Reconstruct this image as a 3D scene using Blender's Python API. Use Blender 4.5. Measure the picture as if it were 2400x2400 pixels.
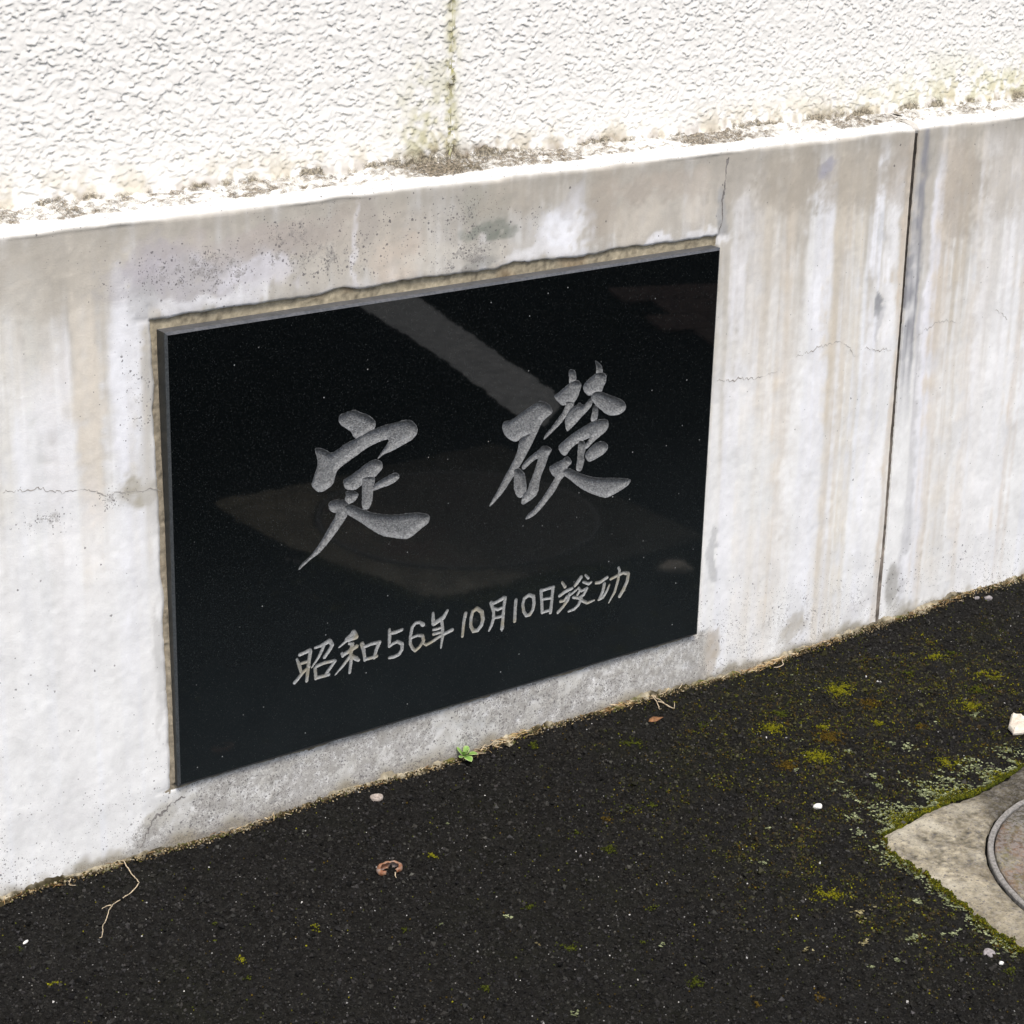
import bpy, math, random, json
import numpy as np
from mathutils import Vector, Matrix, geometry

random.seed(7)
rng = np.random.default_rng(11)
for o in list(bpy.data.objects):
    bpy.data.objects.remove(o)
scene = bpy.context.scene
COL = scene.collection

# ------------------------------------------------------------------ camera
F, YAW, PITCH, ROLL = 4983.09, 0.66213, 0.343095, 0.0275924
CAM = Vector((-0.78611, -1.475406, 0.844275))
fwd = Vector((math.sin(YAW) * math.cos(PITCH), math.cos(YAW) * math.cos(PITCH), -math.sin(PITCH)))
rt = Vector((math.cos(YAW), -math.sin(YAW), 0))
up = rt.cross(fwd)
rt2 = rt * math.cos(ROLL) + up * math.sin(ROLL)
up2 = -rt * math.sin(ROLL) + up * math.cos(ROLL)
cd = bpy.data.cameras.new("camera")
cam = bpy.data.objects.new("camera", cd)
COL.objects.link(cam)
m = Matrix((rt2, up2, -fwd)).transposed().to_4x4()
m.translation = CAM
cam.matrix_world = m
cd.sensor_width = 36
cd.lens = 36 * F / 2400
cd.clip_start = 0.05
cd.clip_end = 500
scene.camera = cam
scene.render.resolution_x = scene.render.resolution_y = 1024

# ------------------------------------------------------------------ sky, sun, exposure
SUN_EL, SUN_AZ = math.radians(58), math.radians(200)     # azimuth clockwise from +y
w = bpy.data.worlds.new("World")
scene.world = w
w.use_nodes = True
nt = w.node_tree
sky = nt.nodes.new('ShaderNodeTexSky')
sky.sky_type = 'NISHITA'
sky.sun_disc = False
sky.sun_elevation = SUN_EL
sky.sun_rotation = SUN_AZ
sky.air_density = 1.0
sky.dust_density = 4.0
sky.ozone_density = 1.0
nt.links.new(sky.outputs[0], nt.nodes['Background'].inputs[0])
nt.nodes['Background'].inputs[1].default_value = 0.12
sl = bpy.data.lights.new("sun", 'SUN')
sl.energy = 1.45
sl.angle = math.radians(16)
sl.color = (1.0, 0.96, 0.90)
so = bpy.data.objects.new("sun", sl)
COL.objects.link(so)
sd = Vector((math.sin(SUN_AZ) * math.cos(SUN_EL), math.cos(SUN_AZ) * math.cos(SUN_EL), math.sin(SUN_EL)))
so.rotation_euler = sd.to_track_quat('Z', 'Y').to_euler()
so.location = sd * 5
vs = scene.view_settings
vs.view_transform = 'Standard'
vs.look = 'None'
vs.exposure = 0.62
vs.gamma = 1
vs.use_curve_mapping = False

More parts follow.
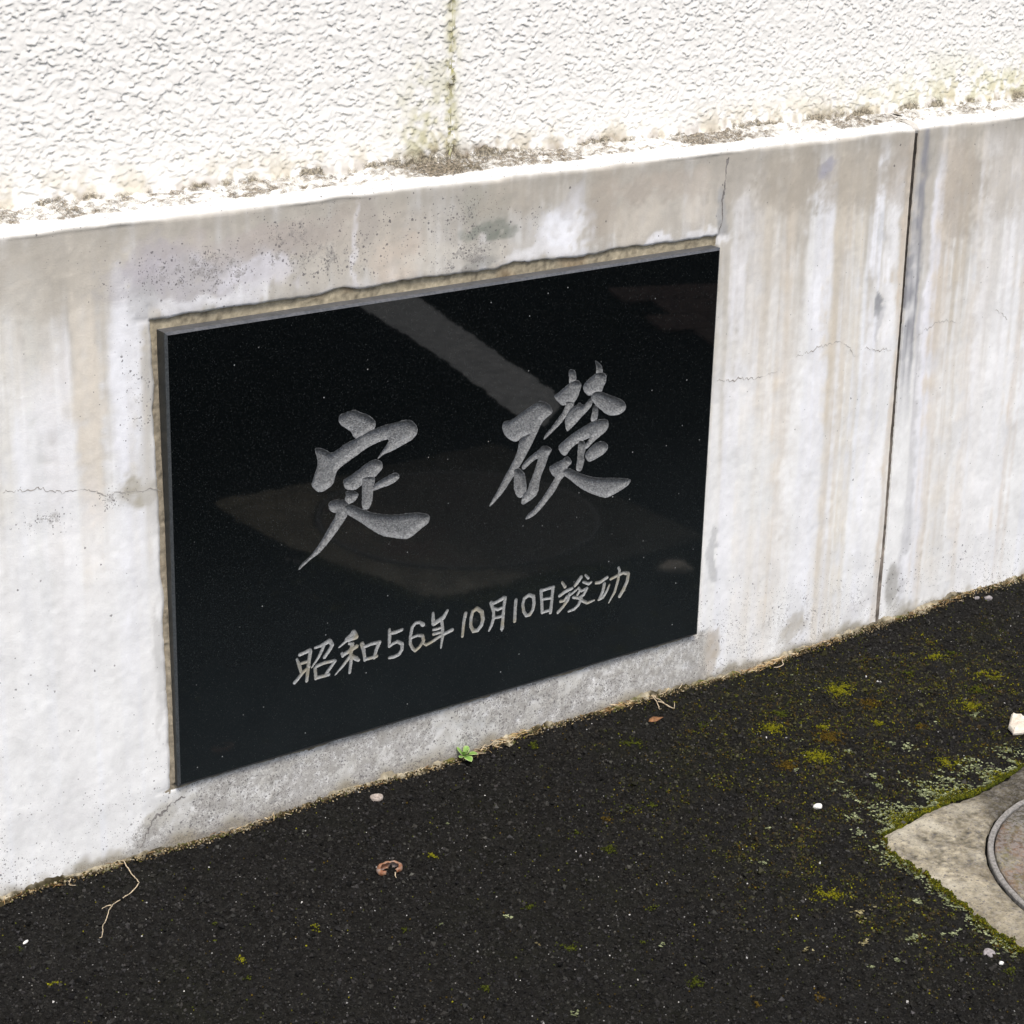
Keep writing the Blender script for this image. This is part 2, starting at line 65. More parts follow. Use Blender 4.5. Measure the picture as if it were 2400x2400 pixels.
D = json.loads(r'''{"G":{"tei":[[[164.0,300.7],[163.7,304.2],[165.7,307.3],[170.7,308.1],[177.5,309.3],[182.0,308.6],[187.1,305.0],[193.4,303.0],[198.0,299.0],[202.1,295.3],[202.1,290.3],[199.8,287.6],[193.5,283.2],[187.8,281.2],[179.2,283.7],[177.5,288.9],[171.8,293.4],[167.3,296.6]],[[139.5,281.1],[141.5,281.5],[148.2,279.9],[153.2,276.2],[156.6,273.9],[162.8,276.5],[169.6,279.8],[178.6,282.3],[187.8,284.2],[198.1,288.4],[210.8,289.8],[223.6,290.7],[236.5,291.2],[241.2,288.7],[246.0,283.3],[247.0,278.1],[244.9,274.3],[240.2,271.1],[228.5,267.5],[216.8,264.0],[210.9,263.5],[205.2,260.2],[203.1,260.1],[207.4,265.1],[213.2,270.7],[217.3,277.1],[205.1,275.7],[193.5,272.6],[182.1,267.1],[170.7,262.1],[162.2,257.6],[159.9,251.0],[158.2,245.3],[152.5,242.3],[146.9,240.4],[142.4,241.4],[138.5,245.0],[136.3,248.4],[136.9,252.3],[140.3,259.7],[142.6,266.2],[142.0,272.3],[140.4,277.5]],[[168.4,247.4],[169.0,242.3],[170.7,238.4],[177.5,236.1],[182.1,236.2],[187.9,239.2],[193.6,242.7],[200.6,243.5],[205.2,246.7],[209.3,250.0],[209.8,255.0],[207.5,258.0],[202.8,260.2],[198.2,260.2],[192.4,258.2],[184.4,254.1],[177.5,250.8],[169.5,248.2]],[[188.4,246.7],[201.8,245.3],[201.2,238.3],[199.5,230.4],[199.0,222.3],[196.7,217.6],[194.3,215.2],[189.7,216.1],[187.9,218.8],[187.9,230.6],[188.1,238.7]],[[199.5,230.9],[200.6,236.8],[205.3,239.5],[211.1,241.5],[219.3,244.1],[225.2,244.1],[228.2,240.4],[227.0,237.5],[221.7,234.9],[214.7,233.2],[206.5,232.7]],[[170.7,237.4],[182.7,234.1],[184.7,231.2],[182.7,227.5],[179.3,224.6],[173.0,224.2],[169.5,229.0],[171.3,232.7]],[[153.1,226.6],[153.6,229.5],[158.2,231.2],[167.3,229.9],[173.0,227.3],[175.3,222.8],[174.1,217.9],[173.0,214.0],[169.5,209.6],[162.6,201.8],[154.6,194.2],[145.5,185.8],[136.4,181.6],[129.7,177.9],[122.9,173.2],[121.8,174.2],[125.2,178.8],[131.9,182.5],[139.9,189.0],[147.8,198.6],[155.8,209.3],[162.1,218.2],[157.6,219.6],[154.2,222.8]],[[170.7,223.7],[177.6,223.4],[186.8,217.5],[193.8,214.0],[198.4,211.6],[211.3,207.5],[223.2,204.6],[236.3,203.4],[247.1,202.3],[258.0,198.8],[261.1,196.1],[260.8,193.0],[260.0,189.4],[254.6,187.4],[247.4,183.0],[237.8,178.6],[231.8,180.1],[217.4,184.4],[207.9,188.4],[199.7,194.3],[192.6,199.8],[184.5,206.6],[173.0,214.5],[168.4,219.0]]],"so":[[[340.6,266.5],[341.3,269.9],[343.9,271.6],[350.9,271.4],[360.3,275.6],[370.9,280.0],[380.5,283.8],[384.8,284.0],[392.5,280.9],[397.0,276.6],[399.2,271.8],[397.9,269.3],[392.0,266.7],[386.7,263.1],[382.6,255.8],[379.6,250.0],[366.5,253.2],[362.2,252.1],[360.7,250.1],[356.9,249.3],[352.6,250.7],[347.1,254.7],[343.8,258.0],[341.4,262.8]],[[362.2,251.7],[377.2,255.8],[381.6,254.1],[377.5,246.8],[373.4,240.3],[367.2,231.5],[363.1,225.9],[356.9,218.1],[350.7,211.1],[344.5,203.2],[336.1,196.7],[328.8,191.6],[327.7,192.4],[330.8,197.7],[335.9,203.9],[341.0,212.0],[347.1,220.8],[353.3,229.5],[359.4,240.1],[360.2,247.1]],[[355.7,222.8],[361.0,223.6],[366.6,219.0],[369.5,213.0],[370.3,207.4],[371.6,200.8],[368.5,195.9],[364.8,193.0],[360.9,194.6],[357.5,199.8],[355.7,206.5],[356.0,212.8]],[[363.7,223.1],[367.4,227.9],[373.7,232.1],[382.3,236.0],[388.7,240.3],[394.2,239.4],[399.9,234.7],[398.9,232.2],[395.2,228.3],[393.8,222.2],[389.7,214.7],[387.1,208.8],[385.7,202.7],[385.5,195.4],[379.6,190.1],[373.1,187.7],[367.8,185.8],[365.0,187.9],[365.8,193.7],[368.4,197.8],[372.7,200.6],[374.6,206.6],[378.7,214.9],[381.7,222.6],[384.2,229.4],[378.2,227.3],[371.9,223.4],[366.6,219.9]],[[416.5,308.8],[422.0,308.8],[424.9,305.3],[426.0,299.8],[425.9,296.2],[421.6,294.2],[417.1,294.9],[417.4,301.1],[416.1,305.7]],[[400.5,285.0],[399.9,286.9],[406.4,289.4],[412.8,292.9],[419.3,296.3],[425.8,298.0],[431.5,294.9],[432.6,291.6],[431.3,287.3],[428.8,281.4],[425.7,276.5],[420.2,274.7],[413.0,274.9],[409.7,275.6],[404.6,279.9]],[[415.6,279.9],[424.5,277.6],[423.7,271.4],[416.2,265.4],[413.1,261.4],[406.7,256.2],[399.2,251.1],[389.6,245.1],[389.0,246.1],[390.5,249.9],[397.9,255.9],[404.2,262.0],[409.5,267.4],[413.7,273.0]],[[414.2,262.1],[416.2,266.3],[421.5,271.7],[427.0,272.7],[430.8,275.7],[436.0,271.2],[440.3,274.1],[442.4,277.4],[447.0,276.7],[446.7,270.4],[443.0,266.4],[434.3,260.6],[426.7,254.6],[421.3,251.0],[417.5,248.4],[415.8,251.0],[414.4,256.7]],[[447.3,313.7],[450.8,311.6],[454.3,308.9],[457.3,304.8],[457.6,299.4],[454.8,298.5],[450.3,298.7],[449.1,301.6],[450.0,305.0],[448.6,309.7]],[[434.2,290.4],[436.1,292.8],[441.5,296.5],[448.0,300.0],[454.7,301.2],[461.6,298.3],[462.8,294.1],[462.1,289.7],[458.9,285.6],[458.0,281.2],[452.4,281.2],[446.8,280.3],[442.3,279.2],[438.3,282.1],[434.7,286.7]],[[445.6,280.5],[451.1,283.2],[458.0,281.2],[465.0,277.4],[476.7,272.8],[483.8,268.5],[488.1,264.5],[488.9,259.8],[485.6,256.7],[480.0,254.8],[470.8,255.4],[463.7,258.4],[456.6,264.2],[450.7,268.8],[447.1,273.0],[444.1,277.1]],[[447.2,271.2],[454.2,266.4],[454.1,259.1],[452.7,253.0],[445.9,253.2],[445.1,257.0],[446.6,261.3]],[[407.0,235.3],[408.6,237.7],[415.1,241.2],[423.8,246.0],[432.6,249.1],[443.6,252.7],[454.9,254.4],[465.1,253.6],[467.9,249.5],[467.9,244.9],[464.7,240.8],[459.1,238.1],[452.5,234.7],[444.8,229.6],[442.6,227.2],[438.0,228.9],[441.2,233.9],[446.6,238.4],[438.8,237.0],[432.1,235.5],[426.6,233.7],[421.1,230.1],[418.0,226.1],[414.7,225.0],[410.0,229.3]],[[431.4,237.4],[436.5,237.4],[440.7,233.0],[440.4,226.7],[438.4,221.5],[439.8,216.6],[437.8,210.5],[436.3,206.2],[430.0,207.8],[429.6,212.0],[430.7,218.3],[430.8,226.5]],[[439.5,221.8],[442.7,225.3],[448.2,229.9],[456.0,232.7],[464.0,231.3],[468.3,226.4],[468.0,221.8],[462.4,218.1],[454.6,215.8],[447.3,213.6],[443.2,215.1]],[[396.7,217.1],[400.5,219.6],[409.3,221.2],[414.8,223.0],[418.0,225.1],[422.6,221.6],[424.6,216.6],[420.7,214.6],[418.6,211.3],[417.8,205.9],[412.3,203.2],[409.2,198.3],[403.9,191.0],[395.3,183.4],[386.8,175.9],[379.2,171.8],[371.6,170.6],[369.9,171.4],[372.5,175.0],[380.0,179.0],[388.6,186.6],[397.0,196.0],[403.4,204.0],[404.9,206.4],[400.9,209.0],[398.5,213.1]],[[415.3,211.0],[420.8,212.7],[427.7,208.7],[438.1,203.1],[447.4,199.0],[457.9,195.7],[469.5,193.5],[481.2,191.6],[497.8,187.3],[499.1,185.7],[496.9,181.8],[490.1,178.4],[479.8,175.6],[469.5,172.9],[463.6,175.0],[449.4,181.4],[435.4,189.7],[427.1,196.8],[420.1,202.7],[414.4,206.5]]]},"SM":[["zhao",[[[123.3,94.1,1.94],[127.8,94.8,1.73],[133.2,95.7,2.14]],[[119.9,90.6,1.1],[122.3,84.5,1.83],[124.0,77.7,1.52]],[[133.9,94.4,1.94],[132.1,83.9,1.83],[130.0,67.2,1.62]],[[132.6,80.2,1.52],[125.6,75.9,1.62],[120.7,71.2,1.73],[117.4,68.6,1.73]],[[124.7,85.3,1.52],[132.1,85.7,1.52]],[[138.9,96.8,1.31],[146.0,97.4,1.73],[153.5,99.9,2.35]],[[154.2,99.4,2.35],[157.0,95.2,1.83],[152.9,89.8,1.83],[148.6,85.3,1.73]],[[148.0,96.5,1.73],[143.0,87.6,1.52],[135.2,78.6,0.78]],[[138.8,77.2,1.73],[139.5,67.0,1.62]],[[140.5,78.7,1.73],[147.9,80.0,1.73],[158.9,79.6,1.62]],[[159.9,78.9,1.52],[151.9,70.8,1.73],[149.9,68.3,1.73]],[[140.9,67.5,1.73],[153.1,67.5,1.73]]]],["wa",[[[179.3,101.8,2.77],[182.1,97.0,2.56],[172.0,95.7,1.73],[163.5,90.9,0.68]],[[179.3,100.9,2.77],[172.0,97.1,1.94]],[[167.0,84.5,1.52],[168.0,81.7,1.52]],[[168.0,82.6,1.94],[177.1,85.8,2.14],[182.6,87.7,2.14]],[[175.0,92.3,1.52],[178.1,91.1,1.94],[177.1,86.7,2.14],[176.1,78.6,1.73]],[[177.1,80.2,1.83],[176.6,73.0,1.73],[175.2,64.0,1.52]],[[175.2,79.3,1.73],[168.0,72.3,1.52],[159.7,65.3,0.68]],[[177.1,79.8,1.73],[182.1,75.8,2.35],[184.7,73.7,1.73]],[[188.4,88.6,2.35],[190.3,81.7,1.83],[191.6,71.9,1.52]],[[191.3,85.1,1.62],[198.5,86.2,1.73],[207.7,85.8,1.73]],[[206.9,85.3,2.14],[203.6,78.4,1.83],[201.6,71.9,1.73]],[[192.4,72.6,1.62],[204.2,72.7,1.73]]]],["five",[[[218.0,95.5,1.52],[218.3,88.0,1.94],[217.9,79.6,1.52]],[[218.6,91.6,1.62],[225.3,91.4,1.94],[231.8,92.2,1.62]],[[218.1,79.1,1.52],[222.3,80.9,1.62],[227.0,81.7,1.73],[232.2,78.1,1.83],[232.0,72.5,1.83],[228.7,68.6,1.83],[224.5,67.7,1.83],[218.4,67.8,1.62]]]],["six",[[[255.3,91.6,2.14],[251.5,94.9,1.62],[246.8,95.3,1.62],[243.1,91.9,1.73],[241.3,83.4,1.73],[241.2,75.9,1.62],[243.9,70.6,1.62],[246.8,67.8,1.62],[251.8,70.5,1.62],[256.0,75.7,1.83],[254.9,80.7,1.73],[249.6,82.6,1.52],[241.3,81.5,1.31]]]],["nian",[[[266.3,100.6,1.31],[266.4,95.4,1.94],[267.0,90.1,2.35]],[[282.4,99.3,1.52],[278.2,93.6,2.35],[271.8,91.3,2.35],[267.5,89.5,2.14]],[[267.1,83.9,1.52],[271.9,83.7,1.52],[276.7,84.0,1.31]],[[267.2,79.5,1.62],[272.0,79.5,1.52],[276.3,79.4,1.31]],[[276.1,91.3,1.73],[277.3,83.4,1.73],[277.5,74.8,1.73],[275.7,63.8,0.99]],[[255.0,73.6,1.31],[259.3,70.8,1.62],[265.7,72.4,1.52],[274.2,75.6,1.62],[288.2,78.8,1.94]]]],["one",[[[303.5,91.7,1.98],[301.5,83.4,1.77],[300.3,69.5,1.55]]]],["zero",[[[316.6,93.8,2.09],[322.3,88.8,2.19],[323.7,81.2,2.19],[322.1,75.6,2.09],[317.9,71.5,2.09],[313.0,71.7,1.98],[309.7,77.6,1.77],[309.7,85.4,1.77],[311.6,91.8,1.77],[316.6,93.8,2.09]]]],["yue",[[[332.9,95.7,1.98],[336.0,86.2,1.77],[336.2,79.3,1.77],[334.1,72.8,1.77],[331.2,67.8,1.12]],[[334.1,94.3,1.77],[340.9,95.4,1.77],[347.7,97.3,2.19]],[[349.4,96.9,1.77],[348.0,87.4,1.77],[347.4,77.7,1.77],[346.6,66.5,2.19]],[[336.5,89.5,1.34],[341.1,87.0,1.77],[346.3,87.8,1.45]],[[336.8,79.6,1.45],[341.4,79.1,1.55],[346.5,79.3,1.55]]]],["one",[[[362.2,91.6,1.98],[361.7,84.3,1.87],[361.4,70.4,1.77]]]],["zero",[[[377.8,93.5,1.98],[383.2,90.8,1.98],[384.3,84.1,1.87],[383.1,77.4,1.87],[379.7,73.2,1.87],[375.3,73.0,1.87],[372.0,78.0,1.77],[370.6,85.2,1.66],[372.1,91.3,1.77],[377.8,93.5,1.98]]]],["ri",[[[392.1,94.8,1.77],[393.4,84.0,1.77],[394.6,71.8,1.87]],[[392.1,94.5,1.66],[400.1,95.0,1.66],[407.2,95.0,1.87]],[[406.6,94.1,1.98],[405.9,82.2,1.77],[404.7,69.5,1.98]],[[394.6,85.3,1.45],[405.2,84.4,1.55]],[[395.1,71.9,1.55],[404.5,72.0,1.66]]]],["jun",[[[417.8,97.4,1.34],[421.6,92.3,1.87]],[[415.3,84.3,1.77],[423.0,87.4,1.98],[430.7,88.7,1.55]],[[416.8,78.3,1.77],[421.0,77.8,1.45],[424.4,81.6,1.34]],[[427.3,83.5,1.55],[425.8,77.8,1.77],[420.1,72.0,1.77],[414.0,67.5,1.77]],[[424.5,80.6,1.34],[431.5,83.5,1.34],[436.3,86.0,1.12]],[[441.1,97.7,2.19],[436.5,93.0,2.09],[433.9,90.6,1.77]],[[446.5,98.9,1.12],[450.3,95.0,1.66]],[[444.4,92.0,1.45],[451.3,88.7,1.66],[454.2,89.8,1.34]],[[438.6,87.2,1.55],[442.4,83.1,1.34],[449.0,84.7,1.66]],[[440.0,83.7,1.55],[437.7,80.6,1.55]],[[449.1,84.2,1.66],[445.1,78.5,1.66],[440.3,77.0,1.45]],[[432.4,78.8,1.55],[439.1,76.8,1.77],[444.1,72.6,1.66],[450.4,69.0,1.66],[458.9,69.8,1.02]],[[442.8,76.0,1.66],[439.4,69.6,1.66],[434.1,66.2,1.66],[427.0,65.4,1.23]]]],["gong",[[[460.5,87.7,1.77],[465.4,87.2,1.87],[474.1,90.3,1.87]],[[471.1,84.4,1.98],[469.6,77.1,1.87],[465.7,69.6,1.77]],[[464.8,69.2,1.55],[469.9,70.4,1.77],[474.6,76.0,1.45],[477.7,81.9,1.02]],[[479.1,87.7,1.66],[486.2,89.2,1.66],[494.9,90.7,1.66],[501.0,88.6,2.09]],[[501.5,87.4,2.09],[500.4,80.5,1.98],[495.9,72.3,2.19],[491.5,66.9,2.09]],[[488.5,97.4,1.55],[489.9,94.0,1.55],[488.4,84.2,1.77],[484.7,72.7,1.66],[477.8,63.0,0.8]]]]],"MOSS":[[719.5,-102.5,12.5,"y"],[719.9,-144.6,10.5,"o"],[596.4,-130.8,11.1,"y"],[625.4,-110.9,6.1,"g"],[543.8,-85.1,5.0,"g"],[587.6,-200.7,14.2,"y"],[550.1,-198.0,9.9,"o"],[628.6,-176.9,12.7,"o"],[693.2,-182.0,6.0,"y"],[641.7,-156.7,6.8,"y"],[717.8,-216.0,6.9,"o"],[804.2,-207.0,10.5,"y"],[790.7,-223.3,4.4,"l"],[685.5,-281.6,11.6,"y"],[406.6,-393.7,11.6,"y"],[286.7,-504.3,4.7,"o"],[222.6,-431.8,6.0,"g"],[589.0,-278.1,4.8,"l"],[239.3,-483.1,3.3,"o"],[440.1,-562.3,4.9,"g"],[170.9,-148.8,4.1,"y"],[459.4,-75.7,8.3,"g"],[376.5,-28.5,4.9,"g"],[366.1,-180.2,4.7,"g"],[389.3,-187.8,4.7,"g"],[337.1,-184.9,4.6,"o"],[187.5,-266.0,4.9,"g"],[82.2,-345.6,4.0,"g"],[174.0,-334.2,6.9,"g"],[299.4,-191.0,4.6,"g"],[306.1,-227.0,6.0,"g"],[270.2,-327.1,4.4,"g"],[228.3,-362.4,2.4,"g"],[80.6,-237.6,2.8,"g"],[-184.3,-146.5,4.3,"y"],[-49.7,-200.4,4.0,"y"],[22.8,-192.3,3.8,"y"],[-61.3,-226.6,2.7,"g"],[-184.2,-87.1,2.7,"g"],[-52.7,-162.7,1.7,"g"],[-39.8,-140.2,1.7,"g"],[720.4,-101.4,12.5,"y"],[866.4,-99.1,9.3,"y"],[877.1,-165.0,12.8,"y"],[938.8,-4.0,8.8,"y"],[966.3,2.5,8.9,"g"],[626.1,-109.7,6.9,"g"],[891.4,-100.9,5.7,"g"],[809.0,-114.2,6.4,"g"],[838.3,-186.0,8.9,"g"]],"LICH":[[655.4,-306.1,24.5,"l"],[616.8,-318.9,24.0,"l"],[556.6,-319.7,19.7,"l"],[696.5,-302.9,24.8,"l"],[749.0,-301.9,21.1,"l"],[674.6,-236.9,10.2,"l"],[667.5,-222.6,7.6,"l"],[621.6,-210.0,5.8,"l"],[737.3,-217.0,5.2,"l"],[405.4,-431.7,13.6,"t"],[373.0,-466.7,6.2,"t"],[416.8,-484.1,9.1,"l"],[444.1,-499.7,7.1,"l"],[481.9,-460.4,12.4,"l"],[499.1,-402.7,9.0,"l"],[490.2,-419.0,7.4,"l"],[448.0,-277.6,4.7,"l"],[473.5,-303.3,3.9,"l"],[401.6,-323.8,5.1,"l"],[602.4,-260.8,6.5,"l"],[564.0,-252.1,6.5,"l"],[553.9,-275.6,6.5,"l"],[353.3,-495.2,4.1,"l"],[327.4,-448.0,4.9,"t"],[375.5,-501.1,3.4,"l"],[528.8,-308.8,11.7,"l"],[506.8,-334.3,7.8,"l"],[499.3,-360.7,6.2,"l"],[458.7,-447.8,5.8,"l"],[551.8,-208.2,3.2,"l"],[492.6,-439.0,4.4,"l"],[470.0,-527.9,7.0,"l"],[162.7,-269.5,3.4,"l"],[118.2,-409.8,4.3,"l"],[108.1,-248.4,2.4,"l"],[156.3,-315.3,2.8,"t"],[235.9,-377.5,2.7,"l"],[215.5,-109.1,3.0,"l"]],"EU":[[521.4,-348.4],[544.5,-348.3],[573.0,-343.5],[611.5,-340.8],[646.9,-343.9],[678.8,-339.8],[707.2,-337.2],[739.9,-328.0]],"ED":[[516.6,-353.0],[506.2,-373.3],[501.0,-392.7],[499.9,-418.3],[493.8,-439.9],[489.3,-465.5],[483.5,-486.1],[477.0,-512.6],[473.8,-533.9],[471.7,-552.2]],"TW":{"long":[[-54.5,-9.1],[-55.5,-14.5],[-57.3,-27.0],[-59.2,-36.2],[-60.0,-44.6],[-60.5,-50.7],[-63.6,-54.0],[-70.9,-57.6],[-80.7,-62.5],[-90.6,-66.1],[-92.7,-66.6],[-97.2,-72.0],[-103.8,-80.6],[-110.0,-87.5],[-114.3,-91.9],[-117.3,-96.2],[-120.3,-102.4],[-125.0,-109.9],[-127.1,-109.8]],"fork":[[-96.6,-70.1],[-100.5,-69.8],[-106.2,-72.8]],"ta":[[543.5,-2.9],[548.2,-6.1],[545.4,-13.6],[545.0,-20.2],[542.8,-32.5],[542.2,-36.7]],"tb":[[544.1,-3.4],[542.4,-10.3],[540.4,-19.4],[536.3,-25.9],[533.0,-33.9],[530.0,-38.6]],"tc":[[539.5,-23.4],[540.3,-28.6],[539.7,-38.4],[542.7,-41.1],[547.2,-40.1],[550.7,-35.6]],"td":[[545.8,-4.5],[551.5,-6.6],[563.3,-1.1]],"hook":[[736.5,4.0],[727.6,-5.8],[722.3,-14.9],[717.6,-21.5],[713.3,-24.2],[708.2,-23.5],[702.6,-22.5]],"he":[[695.7,-10.9],[703.7,-8.0],[711.8,-6.4],[720.5,-3.8],[722.7,-1.1]],"hf":[[697.4,-7.9],[705.4,-3.5],[710.3,-1.2]],"hg":[[690.9,4.9],[688.8,-0.7],[691.5,-2.5],[694.3,-4.4],[700.7,1.1]],"hh":[[704.2,12.9],[699.6,4.6],[701.5,-0.9],[704.7,-0.2]],"hi":[[723.7,5.4],[730.7,9.2],[736.5,11.8]],"ea":[[328.2,2.1],[332.6,0.2],[335.6,-2.9],[338.8,-5.7],[343.1,-5.7],[346.5,-6.9]],"eb":[[340.8,7.0],[339.1,1.1],[343.0,-1.6]],"sa":[[-103.4,-10.5],[-109.9,-20.3],[-105.8,-25.0]],"kb":[[1047.0,11.1],[1052.8,4.4],[1054.3,-8.2]],"kc":[[1101.4,4.2],[1081.3,-17.5]],"kd":[[777.4,-6.4],[788.8,3.8],[795.6,7.0],[807.2,4.4]]},"TH":{"leaf":[123.8,-151.6],"weed":[313.7,13.4],"chip":[511.0,-51.6],"stone":[802.2,-261.9],"disc":[191.8,-29.7],"white":[512.2,-276.6],"flat":[445.0,-536.2],"white2":[442.7,-551.8],"white3":[544.7,-415.3],"white4":[-176.6,-78.9],"gray1":[1045.2,-22.0],"grayf":[1041.2,-19.5],"grayg":[1034.1,-11.8],"stem":[323.4,4.5]},"STONE":[[813.2,-235.5],[819.3,-234.8],[822.0,-240.3],[821.4,-249.6],[823.9,-257.4],[826.3,-266.3],[820.1,-280.1],[806.9,-287.7],[794.0,-282.3],[785.1,-276.3],[788.1,-268.9],[792.4,-257.6]],"ST":[[-0.0897,0.4596,0.0726,0.03,196,188,174,0.8],[-0.1137,0.409,0.0212,0.0542,222,216,204,0.5],[-0.0625,0.3459,0.0141,0.0745,226,216,200,0.75],[-0.0274,0.3791,0.0151,0.0781,240,242,250,0.8],[-0.1041,0.3213,0.0254,0.0563,244,245,250,0.6],[-0.0641,0.2674,0.0113,0.029,236,228,220,0.5],[-0.0199,0.2718,0.0226,0.0132,188,182,166,0.95],[-0.0116,0.2867,0.0085,0.0441,206,204,200,0.6],[-0.0072,0.3583,0.0061,0.0393,190,190,190,0.5],[-0.0921,0.1924,0.0766,0.0744,242,243,245,0.5],[-0.0105,0.1121,0.004,0.0629,190,190,188,0.5],[0.0322,0.4446,0.0755,0.021,196,192,198,0.85],[-0.0057,0.4562,0.0227,0.0206,186,180,190,0.6],[0.0759,0.464,0.0692,0.0105,192,182,178,0.6],[0.0915,0.4374,0.0368,0.0107,232,230,240,0.7],[0.0394,0.4209,0.0598,0.0063,236,236,242,0.8],[-0.0144,0.4227,0.0113,0.0156,190,190,192,0.6],[0.1575,0.4073,0.074,0.0081,232,228,224,0.6],[0.2047,0.453,0.0486,0.0258,198,188,174,0.7],[0.2312,0.4277,0.0269,0.0206,218,202,184,0.7],[0.1286,0.4616,0.0503,0.0143,188,176,166,0.6],[0.2025,0.4679,0.0109,0.022,176,168,160,0.6],[0.1896,0.4401,0.0039,0.0333,228,226,232,0.7],[0.3238,0.4701,0.026,0.019,172,170,158,0.7],[0.3244,0.4472,0.0261,0.0061,140,146,134,0.8],[0.3204,0.4209,0.0199,0.0131,166,164,158,0.8],[0.29,0.4283,0.0564,0.0076,214,208,196,0.6],[0.414,0.4354,0.0277,0.0246,242,244,252,1.0],[0.4203,0.4602,0.015,0.0118,206,204,206,0.6],[0.39,0.4185,0.045,0.0071,234,234,238,0.8],[0.3542,0.4746,0.0386,0.0153,190,180,164,0.6],[0.463,0.4598,0.0206,0.036,186,174,158,0.7],[0.5057,0.4354,0.0373,0.0244,214,204,188,0.6],[0.5248,0.4656,0.0649,0.0121,186,174,160,0.7],[0.58,0.4438,0.0166,0.0291,220,210,196,0.5],[0.5231,0.4112,0.027,0.0074,238,238,244,0.8],[0.5825,0.4106,0.0336,0.0092,244,245,250,0.8],[0.6225,0.4643,0.0283,0.025,190,182,170,0.7],[0.6977,0.4529,0.0477,0.03,184,174,158,0.75],[0.7878,0.4486,0.0503,0.0308,190,180,164,0.7],[0.8561,0.4509,0.0194,0.0358,188,176,160,0.6],[0.9517,0.4194,0.0274,0.0512,190,178,162,0.7],[1.0258,0.426,0.0357,0.0377,206,198,186,0.6],[0.7494,0.4672,0.0133,0.0095,180,178,190,0.9],[0.6084,0.4327,0.0056,0.021,172,172,174,0.8],[0.8354,0.3191,0.0045,0.0148,160,162,168,0.9],[0.8414,0.2908,0.0039,0.0235,190,192,200,0.6],[0.8358,0.3999,0.0045,0.0226,196,200,206,0.5],[0.6753,0.1519,0.0245,0.0568,236,238,238,0.5],[0.7446,-0.0298,0.0196,0.0142,190,182,166,0.7],[0.8973,-0.0092,0.012,0.0273,176,174,170,0.95],[0.9061,-0.0521,0.0171,0.0213,196,194,188,0.8],[0.8421,-0.0273,0.0276,0.0104,206,204,206,0.4],[0.619,0.0797,0.0054,0.0285,186,188,192,0.7],[0.6231,-0.0349,0.0134,0.0296,196,184,168,0.85],[0.6256,0.2902,0.0351,0.0177,222,218,208,0.4],[0.6223,0.2601,0.0531,0.008,214,214,214,0.4],[-0.0208,-0.0338,0.0107,0.0123,186,180,164,0.8],[0.3244,-0.024,0.0257,0.0063,176,178,180,0.8],[0.2212,-0.0359,0.029,0.007,226,224,226,0.6],[0.3968,-0.0249,0.0432,0.0111,200,198,190,0.5],[0.1556,-0.0263,0.0185,0.0052,232,232,226,0.6],[-0.0932,0.012,0.055,0.0197,238,238,240,0.4]],"SK":[[-0.1313,0.0056,0.477,0.239,232,230,222,0.5],[-0.1102,0.0078,0.442,0.162,226,230,228,0.6],[-0.0906,0.009,0.412,0.12,246,244,248,0.5],[-0.0634,0.0118,0.469,0.232,230,220,204,0.7],[-0.0318,0.0113,0.432,0.143,238,240,250,0.7],[0.6411,0.0081,0.451,-0.027,240,240,246,0.6],[0.6733,0.013,0.469,-0.036,222,212,196,0.6],[0.6557,0.0047,0.462,-0.031,236,232,228,0.6],[0.7031,0.0145,0.466,-0.018,218,206,188,0.7],[0.7365,0.0086,0.472,-0.052,232,234,242,0.7],[0.755,0.0124,0.462,-0.057,240,242,250,0.9],[0.7799,0.0126,0.477,-0.063,216,204,184,0.8],[0.8052,0.0089,0.474,-0.07,222,214,198,0.7],[0.8374,0.0085,0.467,-0.078,238,240,248,0.9],[0.8537,0.0052,0.462,-0.082,246,247,252,0.7],[0.8688,0.0079,0.487,-0.086,214,200,182,0.9],[0.8887,0.0073,0.498,0.235,146,147,156,1.0],[0.9114,0.0069,0.311,-0.094,198,198,204,0.8],[0.9252,0.0083,0.447,0.01,238,239,250,0.8],[0.9375,0.011,0.477,-0.05,218,206,190,0.8],[0.9617,0.0098,0.475,-0.002,208,196,176,0.6],[1.0039,0.0172,0.471,-0.066,236,234,234,0.7],[0.9862,0.0071,0.473,-0.061,222,212,198,0.6],[1.0398,0.0146,0.459,-0.075,240,240,244,0.6],[1.0654,0.0088,0.466,-0.025,222,210,196,0.7]],"CR":[[[-141.6,291.9],[-134.5,292.3],[-120.1,291.4],[-105.8,287.3],[-91.3,283.5],[-74.7,282.1],[-60.0,276.1],[-46.1,272.7],[-31.5,273.2],[-14.1,270.3],[-3.6,269.8]],[[613.2,265.4],[627.6,264.5],[648.2,261.3],[668.8,259.9],[697.1,260.9]],[[721.2,273.5],[739.0,277.2],[760.2,279.5],[775.5,281.8],[784.9,281.4],[798.5,271.7],[807.7,262.5]],[[821.0,268.9],[844.0,263.7],[864.0,259.9]],[[902.4,268.4],[914.7,276.0],[931.1,279.4],[947.8,280.9],[972.7,274.2]],[[1023.7,282.6],[1038.8,276.7],[1047.0,269.8]],[[8.9,-14.6],[0.5,-15.4],[-5.0,-17.9],[-13.4,-22.8],[-22.7,-29.1],[-29.3,-39.5],[-35.0,-50.1]],[[614.1,486.0],[611.5,477.6]],[[611.5,477.6],[611.7,461.2],[608.5,445.0],[609.9,428.3],[606.0,414.2]]]}''')

# ------------------------------------------------------------------ constants (metres)
ZG = -0.058          # asphalt level
ZL = 0.4893          # top front edge of the plinth
PW, PH, PY = 0.6, 0.4022, -0.012   # plaque width, height, front plane
YW = 0.045           # stucco plane
XJ = 0.877           # plinth joint
XS = 0.3188          # stucco seam

